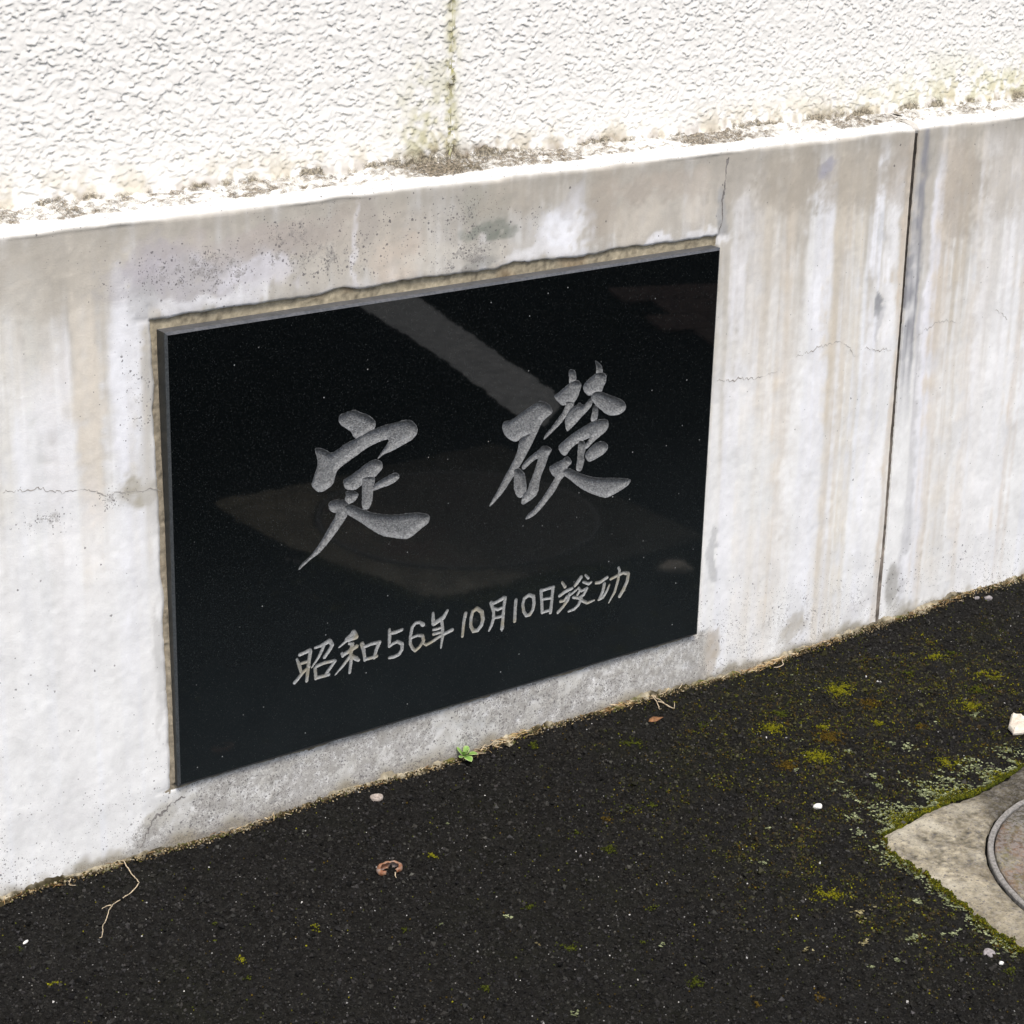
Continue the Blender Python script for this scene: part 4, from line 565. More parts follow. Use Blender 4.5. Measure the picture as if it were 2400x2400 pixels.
def speck_density(x, z, s):
    hgt = (z - ZG) / (ZL - ZG)
    d = .004 + .34 * sstep(.20, .02, hgt + .03 * n_med(x, z)) * np.clip(.6 + .4 * n_med(x, z), 0, 1)
    for cx, cz, rx, rz, sg in ((.05, .445, .062, .017, .85), (.125, .462, .03, .02, .6), (.165, .44, .02, .012, .8), (.31, .455, .030, .022, .5), (.31, .428, .022, .007, 1.6), (.30, .418, .02, .008, .8),
                               (.20, .45, .06, .03, .30), (.38, .452, .012, .010, .4), (.70, .0, .06, .03, .3), (.80, -.02, .05, .03, .35), (-.108, .262, .016, .007, .9), (-.045, .268, .010, .008, .6), (-.02, .35, .01, .05, .3)):
        q = np.exp(-((x - cx) / rx) ** 2 - ((z - cz) / rz) ** 2)
        d = d + q * sg * np.clip(.7 + .5 * n_sml(x, z), 0, 1.3)
    u = sstep(.002, -.006, z) * sstep(-.03, .0, x - (z + .015)) * sstep(.625, .612, x)
    d = d + .95 * u * np.clip(.8 + .3 * n_med(x, z), .3, 1.2)
    d = np.where(s > 0, .05, d)
    return np.clip(d, 0, 1.2)

# streak half-widths come with their own reference height: rebuild (x, width, zlow, zhigh, colour, strength)
SKS = []
_w = [0.0056, 0.0078, 0.009, 0.0118, 0.0113, 0.0081, 0.013, 0.0047, 0.0145, 0.0086, 0.0124, 0.0126, 0.0089, 0.0085, 0.0052, 0.0079, 0.0093, 0.0069, 0.0083, 0.011, 0.0098, 0.0172, 0.0071, 0.0146, 0.0088]
for (cx, cz, za, zb_, r, g, bb, sg), wd in zip(D['SK'], _w):
    SKS.append((cx, wd, max(za, zb_) + .0, min(za, zb_), r, g, bb, sg))

HX0, HX1, HZ0, HZ1 = -.0072, .606, -.004, .4120
prof = [(.0003, ZL + .0012), (.0011, ZL + .0030), (.0024, ZL + .0046), (.0045, ZL + .0060), (.0070, ZL + .0068), (.0095, ZL + .0074)]
while prof[-1][0] < .056:
    prof.append((prof[-1][0] + .0013, prof[-1][1] + .0013 * .16))

def plinth_panel(xs, hole):
    zs = np.concatenate([[ZG - .25, ZG - .1], seg((ZG - .03, HZ0, .0022), (HZ0, HZ1, .0022), (HZ1, ZL, .0022))])
    nz = len(zs)
    rows = nz + len(prof)
    X = np.tile(xs, (rows, 1))
    Z = np.zeros_like(X); Y = np.zeros_like(X); S = np.zeros_like(X)
    Z[:nz] = zs[:, None]
    sacc = 0; py, pz = 0, ZL
    for i, (yy, zz) in enumerate(prof):
        sacc += math.hypot(yy - py, zz - pz); py, pz = yy, zz
        Z[nz + i] = zz; Y[nz + i] = yy; S[nz + i] = sacc
    x = X.ravel(); z = Z.ravel(); y = Y.ravel(); s = S.ravel()
    batter = -.0065 * np.clip((ZL - z) / (ZL - ZG), 0, 1)
    low = sstep(.0, -.02, z) * sstep(.62, .60, x) * sstep(-.02, .02, x)
    rough = .00035 + .0006 * low
    near = sstep(-.6, -.3, x) * sstep(1.8, 1.4, x)
    face = (s == 0)
    y = y + batter * face + near * face * (-.0006 * n_big(x, z) - .00012 * n_med(x, z) - rough * n_sml(x, z) * .14 - .00005 * n_fin(x, z))
    # small pits
    pit = np.clip(n_fin(x * .9, z * .9) - 2.1, 0, 1) * (.3 + low)
    y = y + near * face * pit * .0012
    dl = sstep(.0155, .0205, s + .0012 * n_med(x, s))
    z = z + np.where(s > 0, near * (dl * (.0006 * n_fin(x, s * 1.3) + .0007 * n_sml(x, s) + .0004) + .00015 * n_sml(x, s) + .0004 * n_med(x, 0 * x)), 0)
    z = z + np.where(face & (Z.ravel() >= ZL - 1e-6), near * .0004 * n_med(x, 0 * x), 0)
    keep = None
    if hole:
        xc = (X[:-1, :-1] + X[1:, 1:]) / 2; zc = (Z[:-1, :-1] + Z[1:, 1:]) / 2
        keep = ~((xc > HX0) & (xc < HX1) & (zc > HZ0) & (zc < HZ1))
    # wobbly edge of the recess
    if hole:
        Zr = Z.ravel(); Xr = X.ravel()
        dx = np.minimum(np.abs(Xr - HX0), np.abs(Xr - HX1)); dz = np.minimum(np.abs(Zr - HZ0), np.abs(Zr - HZ1))
        inx = (Xr > HX0 - .012) & (Xr < HX1 + .012); inz = (Zr > HZ0 - .012) & (Zr < HZ1 + .012)
        wz = np.exp(-(dz / .004)) * inx; wx = np.exp(-(dx / .004)) * inz
        z = z + wz * (.0003 * n_sml(Xr, 0 * Xr) + .0009 * n_med(Xr, 0 * Xr)) + wz * np.where(Zr > .2, .0, 0)
        x = x + wx * (.0002 * n_sml(Zr, 0 * Zr) + .0006 * n_med(Zr, 0 * Zr)) + wx * (Xr < .1) * .0035 * sstep(.40, 0., Zr)
        y = y + (np.exp(-(dz / .0016)) * inx + np.exp(-(dx / .0016)) * inz) * .0008
    V = np.c_[x, y, z]
    Fc = grid_faces(rows, len(xs), keep)
    if keep is not None:
        Fc = Fc.reshape(-1, 4)
    nv = len(V)
    ex = []
    vlist = [V]
    cs = [stain_colour(X.ravel(), np.minimum(Z.ravel(), ZL), s)]
    sp = [speck_density(X.ravel(), Z.ravel(), s)]
    di = [ledge_dirt(X.ravel(), Z.ravel(), s)]
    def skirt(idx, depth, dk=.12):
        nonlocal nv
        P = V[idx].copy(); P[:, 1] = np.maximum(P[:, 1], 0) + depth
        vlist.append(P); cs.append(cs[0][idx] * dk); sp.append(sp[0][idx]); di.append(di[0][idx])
        k = len(idx)
        for i in range(k - 1):
            ex.append((idx[i], idx[i + 1], nv + i + 1, nv + i))
        nv += k
    nc = len(xs)
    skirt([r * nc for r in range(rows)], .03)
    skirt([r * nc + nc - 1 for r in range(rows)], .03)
    if hole:
        c0 = int(np.argmin(abs(xs - HX0))); c1 = int(np.argmin(abs(xs - HX1)))
        r0 = int(np.argmin(abs(zs - HZ0))); r1 = int(np.argmin(abs(zs - HZ1)))
        ring = [r0 * nc + c for c in range(c0, c1)] + [r * nc + c1 for r in range(r0, r1)] + [r1 * nc + c for c in range(c1, c0, -1)] + [r * nc + c0 for r in range(r1, r0 - 1, -1)]
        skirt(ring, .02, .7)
    Fa = np.concatenate([Fc, np.array(ex)])
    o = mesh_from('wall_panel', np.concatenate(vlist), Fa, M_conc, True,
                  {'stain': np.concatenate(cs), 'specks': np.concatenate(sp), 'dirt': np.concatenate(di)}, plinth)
    o.matrix_parent_inverse = PINV
    return o
xs_l = np.concatenate([grow(-.34, -14, .004, 1.5), seg((-.34, HX0, .0022), (HX0, HX1, .0022), (HX1, XJ - .0032, .0022))[1:]])
xs_r = np.concatenate([seg((XJ + .0032, 1.36, .0022)), grow(1.36, 14, .004, 1.5)[1:]])
p = plinth_panel(xs_l, True); p['label'] = 'long concrete panel round the plaque'
p = plinth_panel(xs_r, False); p['label'] = 'concrete panel to the right of the dark joint'
# sealant in the joint
zs = seg((ZG - .05, ZL + .002, .003)); xs = np.linspace(XJ - .006, XJ + .006, 5)
X, Z = np.meshgrid(xs, zs); x = X.ravel(); z = Z.ravel()
V = np.c_[x, .0022 - .0062 * sstep(.42, -.05, z) + .0002 * n_fin(x, z), z]
lo_ = sstep(.30, -.02, z)[:, None]
mj = (np.array([(.045, .039, .033)]) * (1 - lo_) + np.array([(.20, .175, .15)]) * lo_) * (1 + .25 * n_sml(x, z))[:, None]
o = mesh_from('joint_sealant', V, grid_faces(len(zs), len(xs)), M_mortar, True, {'stain': np.clip(mj, .01, .5)}, plinth)
o.matrix_parent_inverse = PINV

pf = np.array([(0.002, ZL - .002), (.0012, ZL)] + [(a + .0005, b_ - .0002) for a, b_ in prof])
X, K = np.meshgrid(np.linspace(XJ - .006, XJ + .006, 5), np.arange(len(pf)))
V = np.c_[X.ravel(), pf[K.ravel(), 0], pf[K.ravel(), 1]]
o = mesh_from('joint_sealant', V, grid_faces(len(pf), 5), M_mortar, True, {'stain': np.tile([.52, .50, .46], (len(V), 1))}, plinth)
o.matrix_parent_inverse = PINV

# mortar bed round the plaque
xs = seg((-.014, .612, .0016)); zs = seg((-.008, .4185, .0016))
X, Z = np.meshgrid(xs, zs); x = X.ravel(); z = Z.ravel()
xc = (X[:-1, :-1] + X[1:, 1:]) / 2; zc = (Z[:-1, :-1] + Z[1:, 1:]) / 2
keep = ~((xc > .008) & (xc < .592) & (zc > .008) & (zc < .394))
yb = .0020 - .0078 * sstep(.42, .0, z)
bt_ = -.0065 * np.clip((ZL - z) / (ZL - ZG), 0, 1)
xe_ = HX0 + .0035 * sstep(.40, 0., z) + .0018
yb = np.where((z < .001) | (x > .602) | (x < xe_), np.maximum(yb, bt_ + np.where(x > .598, .0040, .0022)), yb)
yb = yb + .00010 * n_sml(x, z) + .00025 * n_fin(x, z) + .0003 * n_med(x, z)
mc = srgb((158, 149, 128)) * (1 + .12 * n_med(x, z) + .10 * n_sml(x, z) + .16 * n_fin(x, z))[:, None]
side = sstep(.40, .37, z)[:, None]
mc = mc * (1 - side) + srgb((146, 138, 122)) * (1 + .1 * n_sml(x, z) + .16 * n_fin(x, z))[:, None] * side
rust = np.clip(n_med(x * .7, z + 2) - 1.2, 0, 1)[:, None] * .45
mc = mc * (1 - rust) + srgb((120, 98, 70)) * rust
o = mesh_from('mortar_bed', np.c_[x, yb, z], grid_faces(len(zs), len(xs), keep).reshape(-1, 4), M_mortar, True, {'stain': np.clip(mc, .02, .8)}, plinth)
o.matrix_parent_inverse = PINV

# hairline cracks: thin dark slivers following the traced lines
def wall_y(x, z):
    b_ = -.0065 * np.clip((ZL - z) / (ZL - ZG), 0, 1)
    return b_ - .0006 * n_big(x, z) - .00012 * n_med(x, z) - (.00035) * n_sml(x, z) * .14 - .00005 * n_fin(x, z)
M_seam = simple_mat('form_joint', (.20, .19, .18), 1, 300, .4)
def crack(pts, wd, cm):
    P = np.array(pts) / 1000.0
    d = np.r_[0, np.cumsum(np.hypot(*np.diff(P, axis=0).T))]
    tt = np.linspace(0, d[-1], max(6, int(d[-1] / .0016)))
    x = np.interp(tt, d, P[:, 0]); z = np.interp(tt, d, P[:, 1])
    x = x + .0006 * n_fin(tt * 2, tt); z = z + .0009 * n_fin(tt * 1.3 + 1, tt) + .0010 * n_sml(tt, tt * 0)
    tx = np.gradient(x); tz = np.gradient(z); L = np.hypot(tx, tz) + 1e-9
    ww = wd * np.clip(.75 + .6 * n_sml(tt + 4, tt), .15, 1.6) * np.sin(np.linspace(.12, math.pi - .12, len(tt))) ** .4
    nx, nz_ = -tz / L * ww, tx / L * ww
    a = np.c_[x + nx, wall_y(x + nx, z + nz_) - .00018, z + nz_]
    c = np.c_[x - nx, wall_y(x - nx, z - nz_) - .00018, z - nz_]
    V = np.concatenate([a, c]); n = len(x)
    Fq = np.array([(i, i + 1, n + i + 1, n + i) for i in range(n - 1)])
    o = mesh_from('crack', V, Fq, cm, False, None, plinth)
    o.matrix_parent_inverse = PINV
for ci_, (pts, wd) in enumerate(zip(D['CR'], (.0004, .0005, .0004, .00035, .0003, .0003, .0009, .0012, .0008))):
    crack(pts, wd, M_seam if ci_ >= 6 else M_crack)

# ================================================================== PLAQUE with real carving
plaque = empty('foundation_plaque', (PW / 2, PY, 0))
tag(plaque, 'polished black granite foundation plaque with engraved Japanese characters, set into the concrete plinth', 'plaque')
QINV = Matrix.Translation(-plaque.location)

def chaikin(P, it=2):
    for _ in range(it):
        Q = np.roll(P, -1, 0)
        P = np.stack([P * .75 + Q * .25, P * .25 + Q * .75], 1).reshape(-1, 2)
    return P

def poly_sd(px, pz, P):
    """signed distance, positive inside"""
    d = np.full(px.shape, 1e9); ins = np.zeros(px.shape, bool)
    for (ax, az), (bx, bz) in zip(P, np.roll(P, -1, 0)):
        ex, ez = bx - ax, bz - az
        L = ex * ex + ez * ez + 1e-12
        tt = np.clip(((px - ax) * ex + (pz - az) * ez) / L, 0, 1)
        d = np.minimum(d, (px - ax - tt * ex) ** 2 + (pz - az - tt * ez) ** 2)
        cnd = (az > pz) != (bz > pz)
        if abs(bz - az) > 1e-12:
            ins ^= cnd & (px < ex * (pz - az) / ez + ax)
    d = np.sqrt(d)
    return np.where(ins, d, -d)

def caps_sd(px, pz, C):
    best = np.full(px.shape, -1e9)
    for (ax, az, ar), (bx, bz, br) in zip(C[:-1], C[1:]):
        ex, ez = bx - ax, bz - az
        L = ex * ex + ez * ez + 1e-12
        tt = np.clip(((px - ax) * ex + (pz - az) * ez) / L, 0, 1)
        dd = np.hypot(px - ax - tt * ex, pz - az - tt * ez)
        best = np.maximum(best, ar + (br - ar) * tt - dd)
    return best

def contours(f, x0, z0, h):
    """closed loops of f = 0 on a grid (f > 0 inside), linked marching squares"""
    nr, nc = f.shape
    f = np.where(np.abs(f) < 1e-7, 1e-7, f)
    S = f > 0
    code = S[:-1, :-1] * 1 + S[:-1, 1:] * 2 + S[1:, 1:] * 4 + S[1:, :-1] * 8
    nxt = {}
    tab = {1: [(3, 0)], 2: [(0, 1)], 3: [(3, 1)], 4: [(1, 2)], 6: [(0, 2)], 7: [(3, 2)], 8: [(2, 3)], 9: [(2, 0)], 11: [(2, 1)], 12: [(1, 3)], 13: [(1, 0)], 14: [(0, 3)],
           5: [(3, 0), (1, 2)], 10: [(0, 1), (2, 3)]}
    def key(r, c, e):
        return ('h', r, c) if e == 0 else ('v', r, c + 1) if e == 1 else ('h', r + 1, c) if e == 2 else ('v', r, c)
    for r, c in zip(*np.nonzero((code > 0) & (code < 15))):
        for a, b_ in tab[int(code[r, c])]:
            nxt[key(int(r), int(c), a)] = key(int(r), int(c), b_)
    def pos(k):
        o_, r, c = k
        if o_ == 'h':
            a = f[r, c] / (f[r, c] - f[r, c + 1]); return (x0 + (c + a) * h, z0 + r * h)
        a = f[r, c] / (f[r, c] - f[r + 1, c]); return (x0 + c * h, z0 + (r + a) * h)
    loops = []
    while nxt:
        k0 = next(iter(nxt)); L = []; k = k0
        while k in nxt:
            L.append(pos(k)); k = nxt.pop(k)
        if len(L) > 8: loops.append(L)
    return loops

def thin(L, dmin):
    out = [L[0]]
    for q in L[1:]:
        if math.hypot(q[0] - out[-1][0], q[1] - out[-1][1]) >= dmin: out.append(q)
    if math.hypot(out[0][0] - out[-1][0], out[0][1] - out[-1][1]) < dmin * .6: out.pop()
    return out

ALL_LOOPS = []; ALL_SD = []
def carve(strokes, kind, h, depth, slope, mat, label):
    if kind == 'poly':
        S = [chaikin(np.array(s, float)) for s in strokes]
        ext = np.concatenate(S)
        sds = [lambda px, pz, P=P: poly_sd(px, pz, P) for P in S]
    else:
        ext = np.concatenate([np.array(s, float)[:, :2] for s in strokes])
        sds = [lambda px, pz, P=P: caps_sd(px, pz, P) for P in strokes]
    mgn = 3.0
    x0, z0 = ext.min(0) - mgn; x1, z1 = ext.max(0) + mgn
    gx = np.arange(x0, x1, h); gz = np.arange(z0, z1, h)
    X, Z = np.meshgrid(gx, gz)
    wob = .10 * n_sml(X / 250, Z / 250) + .05 * n_fin(X / 300, Z / 300)
    st = np.stack([s(X, Z) for s in sds])
    f = st.max(0) + (wob if kind == 'poly' else wob * .6)
    loops = [thin(L, h * 1.15) for L in contours(f, x0, z0, h)]
    loops = [L for L in loops if len(L) > 6]
    dep = np.zeros_like(f)
    for k in range(len(st)):
        dd = np.clip(st[k] - (.45 if kind == 'poly' else .12), 0, None)
        dep = np.maximum(dep, depth * np.tanh(slope * dd / depth))
    dep = np.where(f > 0, dep, 0)
    if kind == 'poly':
        dep = dep + np.where(f > 1.0, .12 * n_fin(X / 400, Z / 400), 0)
    def bil(A, px, pz):
        u = (px - x0) / h; v = (pz - z0) / h
        i = np.clip(u.astype(int), 0, len(gx) - 2); j = np.clip(v.astype(int), 0, len(gz) - 2)
        a = u - i; b_ = v - j
        return (A[j, i] * (1 - a) + A[j, i + 1] * a) * (1 - b_) + (A[j + 1, i] * (1 - a) + A[j + 1, i + 1] * a) * b_
    pts = []; edges = []
    for L in loops:
        k = len(pts); pts += L
        edges += [(k + i, k + (i + 1) % len(L)) for i in range(len(L))]
    nb = len(pts)
    sel = (f > h * .75)
    ix = X[sel] + rng.uniform(-.12, .12, sel.sum()) * h; iz = Z[sel] + rng.uniform(-.12, .12, sel.sum()) * h
    pts = np.concatenate([np.array(pts), np.c_[ix, iz]])
    vv, _, ff, ov, _, _ = geometry.delaunay_2d_cdt([Vector((a, b_)) for a, b_ in pts], edges, [], 0, 1e-5, True)
    vv = np.array([tuple(q) for q in vv]); ff = np.array([tuple(q) for q in ff])
    cen = vv[ff].mean(1)
    ff = ff[bil(f, cen[:, 0], cen[:, 1]) > 0]
    isb = np.zeros(len(vv), bool)
    for i, src in enumerate(ov):
        if any(q < nb for q in src): isb[i] = True
    dy = bil(dep, vv[:, 0], vv[:, 1]); dy[isb] = 0
    V = np.c_[vv[:, 0] / 1000, PY + dy / 1000, vv[:, 1] / 1000]
    # orient towards -y
    a, b_, c_ = V[ff[:, 0]], V[ff[:, 1]], V[ff[:, 2]]
    flip = np.cross(b_ - a, c_ - a)[:, 1] > 0
    ff[flip] = ff[flip][:, ::-1]
    o = mesh_from('engraved_character', V, ff, mat, False, None, plaque)
    o.matrix_parent_inverse = QINV
    if label: o['label'] = label
    ALL_LOOPS.extend(loops)
    ALL_SD.append((x0, z0, x1, z1, h, f, bil, gx, gz))
    return o

carve(D['G']['tei'], 'poly', .5, 4.2, 2.4, M_carve, 'large brush style character on the left')
carve(D['G']['so'], 'poly', .5, 4.0, 2.4, M_carve, 'large many stroked brush character on the right')
for nm, caps in D['SM']:
    carve(caps, 'caps', .36, .8, 1.0, M_carve2, None)

# slab with the carved outlines left open
ch = .0022
pts = [(ch * 1000, ch * 1000), (PW * 1000 - ch * 1000, ch * 1000), (PW * 1000 - ch * 1000, PH * 1000 - ch * 1000), (ch * 1000, PH * 1000 - ch * 1000)]
edges = [(0, 1), (1, 2), (2, 3), (3, 0)]
for L in ALL_LOOPS:
    k = len(pts); pts += L
    edges += [(k + i, k + (i + 1) % len(L)) for i in range(len(L))]
vv, _, ff, ov, _, _ = geometry.delaunay_2d_cdt([Vector(p_) for p_ in pts], edges, [], 0, 1e-5, True)
vv = np.array([tuple(q) for q in vv]); ff = np.array([tuple(q) for q in ff])
cen = vv[ff].mean(1)
hole = np.zeros(len(ff), bool)
for x0, z0, x1, z1, h, f, bil, gx, gz in ALL_SD:
    ins = (cen[:, 0] > x0) & (cen[:, 0] < gx[-1]) & (cen[:, 1] > z0) & (cen[:, 1] < gz[-1])
    v_ = bil(f, np.where(ins, cen[:, 0], x0 + 1), np.where(ins, cen[:, 1], z0 + 1))
    hole |= ins & (v_ > 0)
ff = ff[~hole]
V = np.c_[vv[:, 0] / 1000, np.full(len(vv), PY), vv[:, 1] / 1000]
a, b_, c_ = V[ff[:, 0]], V[ff[:, 1]], V[ff[:, 2]]
flip = np.cross(b_ - a, c_ - a)[:, 1] > 0
ff[flip] = ff[flip][:, ::-1]
faces = [tuple(int(k) for k in q) for q in ff]
fm = [0] * len(faces)
n0 = len(V)
def corner4(i, y):
    return [(i, y, i), (PW - i, y, i), (PW - i, y, PH - i), (i, y, PH - i)]
extra = corner4(ch, PY) + corner4(.0, PY + .0016) + corner4(.0, .035)
V = np.concatenate([V, np.array(extra)])
for r_ in range(2):
    for i in range(4):
        j = (i + 1) % 4
        A = n0 + r_ * 4
        faces.append((A + i, A + 4 + i, A + 4 + j, A + j))
        fm.append((1 if i == 2 else 3) if r_ == 0 else (1 if i in (0, 2) else 2))
slab = mesh_from('slab', V, faces, [M_gran, M_sawn, M_sawnd, M_edge], False, None, plaque, fm)
slab.matrix_parent_inverse = QINV

# ================================================================== GROUND
gpx = np.array([-.162, -.085, -.048, .003, .065, .174, .246, .304, .371, .479, .594, .685, .78, .88, .948, 1.012, 1.132])
gpz = np.array([-.0596, -.0592, -.0584, -.0623, -.0642, -.0567, -.0605, -.0626, -.0525, -.0556, -.0605, -.0673, -.058, -.0553, -.054, -.0474, -.0508])
def ground_base(x, y):
    wz = np.interp(x, gpx, gpz)
    return ZG + (wz - ZG) * np.exp(-np.clip(-y, 0, 10) / .02)
a_n = Noise(21, .0045, .0045, .001)
a_n2 = Noise(22, .012, .012, .001)
a_n3 = Noise(23, .0026, .0026, .001)
def ground_z(x, y):
    near = sstep(-.5, -.32, x) * sstep(1.7, 1.42, x) * sstep(-.95, -.75, y)
    return ground_base(x, y) + near * (.0009 * a_n(x, y) + .0008 * a_n2(x, y) + .0003 * a_n3(x, y) - .0006 * np.clip(-a_n(x + 1, y) - .8, 0, 2)) - .0005
xs = np.concatenate([grow(-.30, -40, .003, 1.6), seg((-.30, 1.40, .0021))[1:], grow(1.40, 40, .003, 1.6)[1:]])
ys = np.concatenate([grow(-.74, -60, .003, 1.6), seg((-.74, .004, .0021))[1:], [.02, .06]])
X, Y = np.meshgrid(xs, ys); x = X.ravel(); y = Y.ravel()
g = mesh_from('ground', np.c_[x, y, ground_z(x, y)], grid_faces(len(ys), len(xs)), M_asph, True)
tag(g, 'dark weathered asphalt in front of the plinth', kind='structure')

# collar outline in metres (used to keep grains off it)
collar_poly = [(.5185, -.3505)] + [tuple(np.array(p_) / 1000) for p_ in D['EU'][1:]] + [(.80, -.331), (.90, -.333), (.912, -.345), (.914, -.560), (.912, -.765), (.905, -.775), (.480, -.775), (.466, -.768), (.463, -.66), (.467, -.59)] + [tuple(np.array(p_) / 1000) for p_ in D['ED'][::-1]]
CP = np.array(collar_poly)

# generic scatter of small convex bits joined in one mesh
PHI = (1 + 5 ** .5) / 2
ICO = np.array([(-1, PHI, 0), (1, PHI, 0), (-1, -PHI, 0), (1, -PHI, 0), (0, -1, PHI), (0, 1, PHI), (0, -1, -PHI), (0, 1, -PHI), (PHI, 0, -1), (PHI, 0, 1), (-PHI, 0, -1), (-PHI, 0, 1)]) / math.sqrt(1 + PHI * PHI)
ICOF = np.array([(0, 11, 5), (0, 5, 1), (0, 1, 7), (0, 7, 10), (0, 10, 11), (1, 5, 9), (5, 11, 4), (11, 10, 2), (10, 7, 6), (7, 1, 8), (3, 9, 4), (3, 4, 2), (3, 2, 6), (3, 6, 8), (3, 8, 9), (4, 9, 5), (2, 4, 11), (6, 2, 10), (8, 6, 7), (9, 8, 1)])
OCT = np.array([(1, 0, 0), (-1, 0, 0), (0, 1, 0), (0, -1, 0), (0, 0, 1), (0, 0, -1)], float)
OCTF = np.array([(0, 2, 4), (2, 1, 4), (1, 3, 4), (3, 0, 4), (2, 0, 5), (1, 2, 5), (3, 1, 5), (0, 3, 5)])
def rot_z(a):
    c, s_ = np.cos(a), np.sin(a); z_ = np.zeros_like(a); o_ = np.ones_like(a)
    return np.stack([np.stack([c, -s_, z_], -1), np.stack([s_, c, z_], -1), np.stack([z_, z_, o_], -1)], -2)
def rand_rot(n, r_):
    q = r_.standard_normal((n, 4)); q /= np.linalg.norm(q, axis=1)[:, None]
    w_, x_, y_, z_ = q.T
    return np.stack([np.stack([1 - 2 * (y_ * y_ + z_ * z_), 2 * (x_ * y_ - z_ * w_), 2 * (x_ * z_ + y_ * w_)], -1),
                     np.stack([2 * (x_ * y_ + z_ * w_), 1 - 2 * (x_ * x_ + z_ * z_), 2 * (y_ * z_ - x_ * w_)], -1),
                     np.stack([2 * (x_ * z_ - y_ * w_), 2 * (y_ * z_ + x_ * w_), 1 - 2 * (x_ * x_ + y_ * y_)], -1)], -2)
def scatter(name, P, size, colr, mat, base='ico', jitter=.3, flat=1.0, r_=rng, aniso=None, smooth=False):
    B, BF = (ICO, ICOF) if base == 'ico' else (OCT, OCTF)
    n = len(P)
    V = B[None] * (1 + jitter * r_.uniform(-1, 1, (n, len(B), 1)))
    if aniso is None:
        aniso = r_.uniform(.65, 1.15, (n, 3))
    V = V * (aniso * size[:, None])[:, None, :]
    V = np.einsum('nij,nkj->nki', rand_rot(n, r_), V)
    V[:, :, 2] *= flat
    V = V + P[:, None, :]
    Fc = (BF[None] + (np.arange(n) * len(B))[:, None, None]).reshape(-1, 3)
    C = np.repeat(colr, len(B), axis=0)
    return mesh_from(name, V.reshape(-1, 3), Fc, mat, smooth, {'stain': np.clip(C, .002, .95)})

def in_poly(px, pz, P):
    return poly_sd(px, pz, P) > 0

# visible wedge of ground (a little wider than the frame), in metres
def wedge(x, y):
    e1 = y > -.60 - .0 * x
    left = (x > -.26) & (y > -.25 - (x + .26) * .78)
    right = (y > -.72 + (x - .39) * .80) | (x < .42)
    return left & right & (y > -.74)
n = 200000
px_ = rng.uniform(-.26, 1.32, n); py_ = rng.uniform(-.72, -.001, n)
ok = wedge(px_, py_) & ~in_poly(px_, py_, CP)
px_, py_ = px_[ok], py_[ok]
n = len(px_)
size = np.clip(rng.lognormal(math.log(.00092), .42, n), .0004, .0030)
lum = np.clip(rng.lognormal(math.log(.0160), .60, n), .004, .13)
big = rng.random(n) < .012
size[big] *= rng.uniform(1.3, 2.0, big.sum()); lum[big] *= .7
tint = np.stack([np.full(n, 1.0), rng.uniform(.94, 1.0, n), rng.uniform(.82, .98, n)], -1)
colr = lum[:, None] * tint
def film(x, y):
    d = np.exp(-((x - .74) / .26) ** 2 - ((y + .20) / .17) ** 2) + .55 * np.exp(-((x - .44) / .09) ** 2 - ((y + .42) / .14) ** 2)
    return np.clip(d * (.80 + .50 * n_med(x, y) + .35 * n_sml(x, y)), 0, 1)
fl_ = film(px_, py_) * rng.uniform(.3, 1.2, n)
mixk = np.clip(fl_, 0, .9)[:, None]
pick = np.array([(.050, .048, .010), (.052, .036, .012), (.024, .024, .010), (.095, .092, .036)])[rng.choice(4, n, p=[.35, .25, .28, .12])] * rng.uniform(.6, 1.3, (n, 1))
colr = colr * (1 - mixk) + pick * mixk
brt = rng.random(n) < .0055
colr[brt] = np.array([.42, .41, .39]) * rng.uniform(.5, 1.5, (brt.sum(), 1))
size[brt] *= rng.uniform(.45, .8, brt.sum())
P = np.c_[px_, py_, ground_z(px_, py_) + size * rng.uniform(-.35, .55, n)]
o = scatter('asphalt_aggregate', P, size, colr, M_grain, 'oct', .35)
tag(o, 'dark stone grains standing out of the worn asphalt surface', 'gravel', kind='stuff')

# painted bay line and red paving further out (seen mirrored in the plaque)
pl_ = [(1.013, -.793), (1.021, -.873), (1.099, -1.143), (1.179, -1.511), (1.45, -2.75), (1.575, -2.75), (1.304, -1.526), (1.186, -1.10), (1.141, -.927), (1.101, -.862)]
pq = []
for (a0, b0), (a1, b1) in zip(pl_, pl_[1:] + pl_[:1]):
    m_ = max(1, int(math.hypot(a1 - a0, b1 - b0) / .008))
    pq += [(a0 + (a1 - a0) * i / m_, b0 + (b1 - b0) * i / m_) for i in range(m_)]
pq = np.array(pq)
pq = pq + np.c_[.0020 * n_med(pq[:, 0], pq[:, 1]) + .0008 * n_sml(pq[:, 0], pq[:, 1]), .0008 * n_sml(pq[:, 0] + 1, pq[:, 1])]
V = [(a, b_, ZG + .0035) for a, b_ in pq]
o = mesh_from('painted_line', V, [tuple(range(len(V)))], M_paint)
tag(o, 'worn white painted line on the asphalt, mirrored in the plaque', kind='structure')
pav = empty('brick_paving', (2.1, -1.1, ZG))
tag(pav, 'strip of dull red brick paving beside the asphalt, mirrored in the plaque', kind='structure')
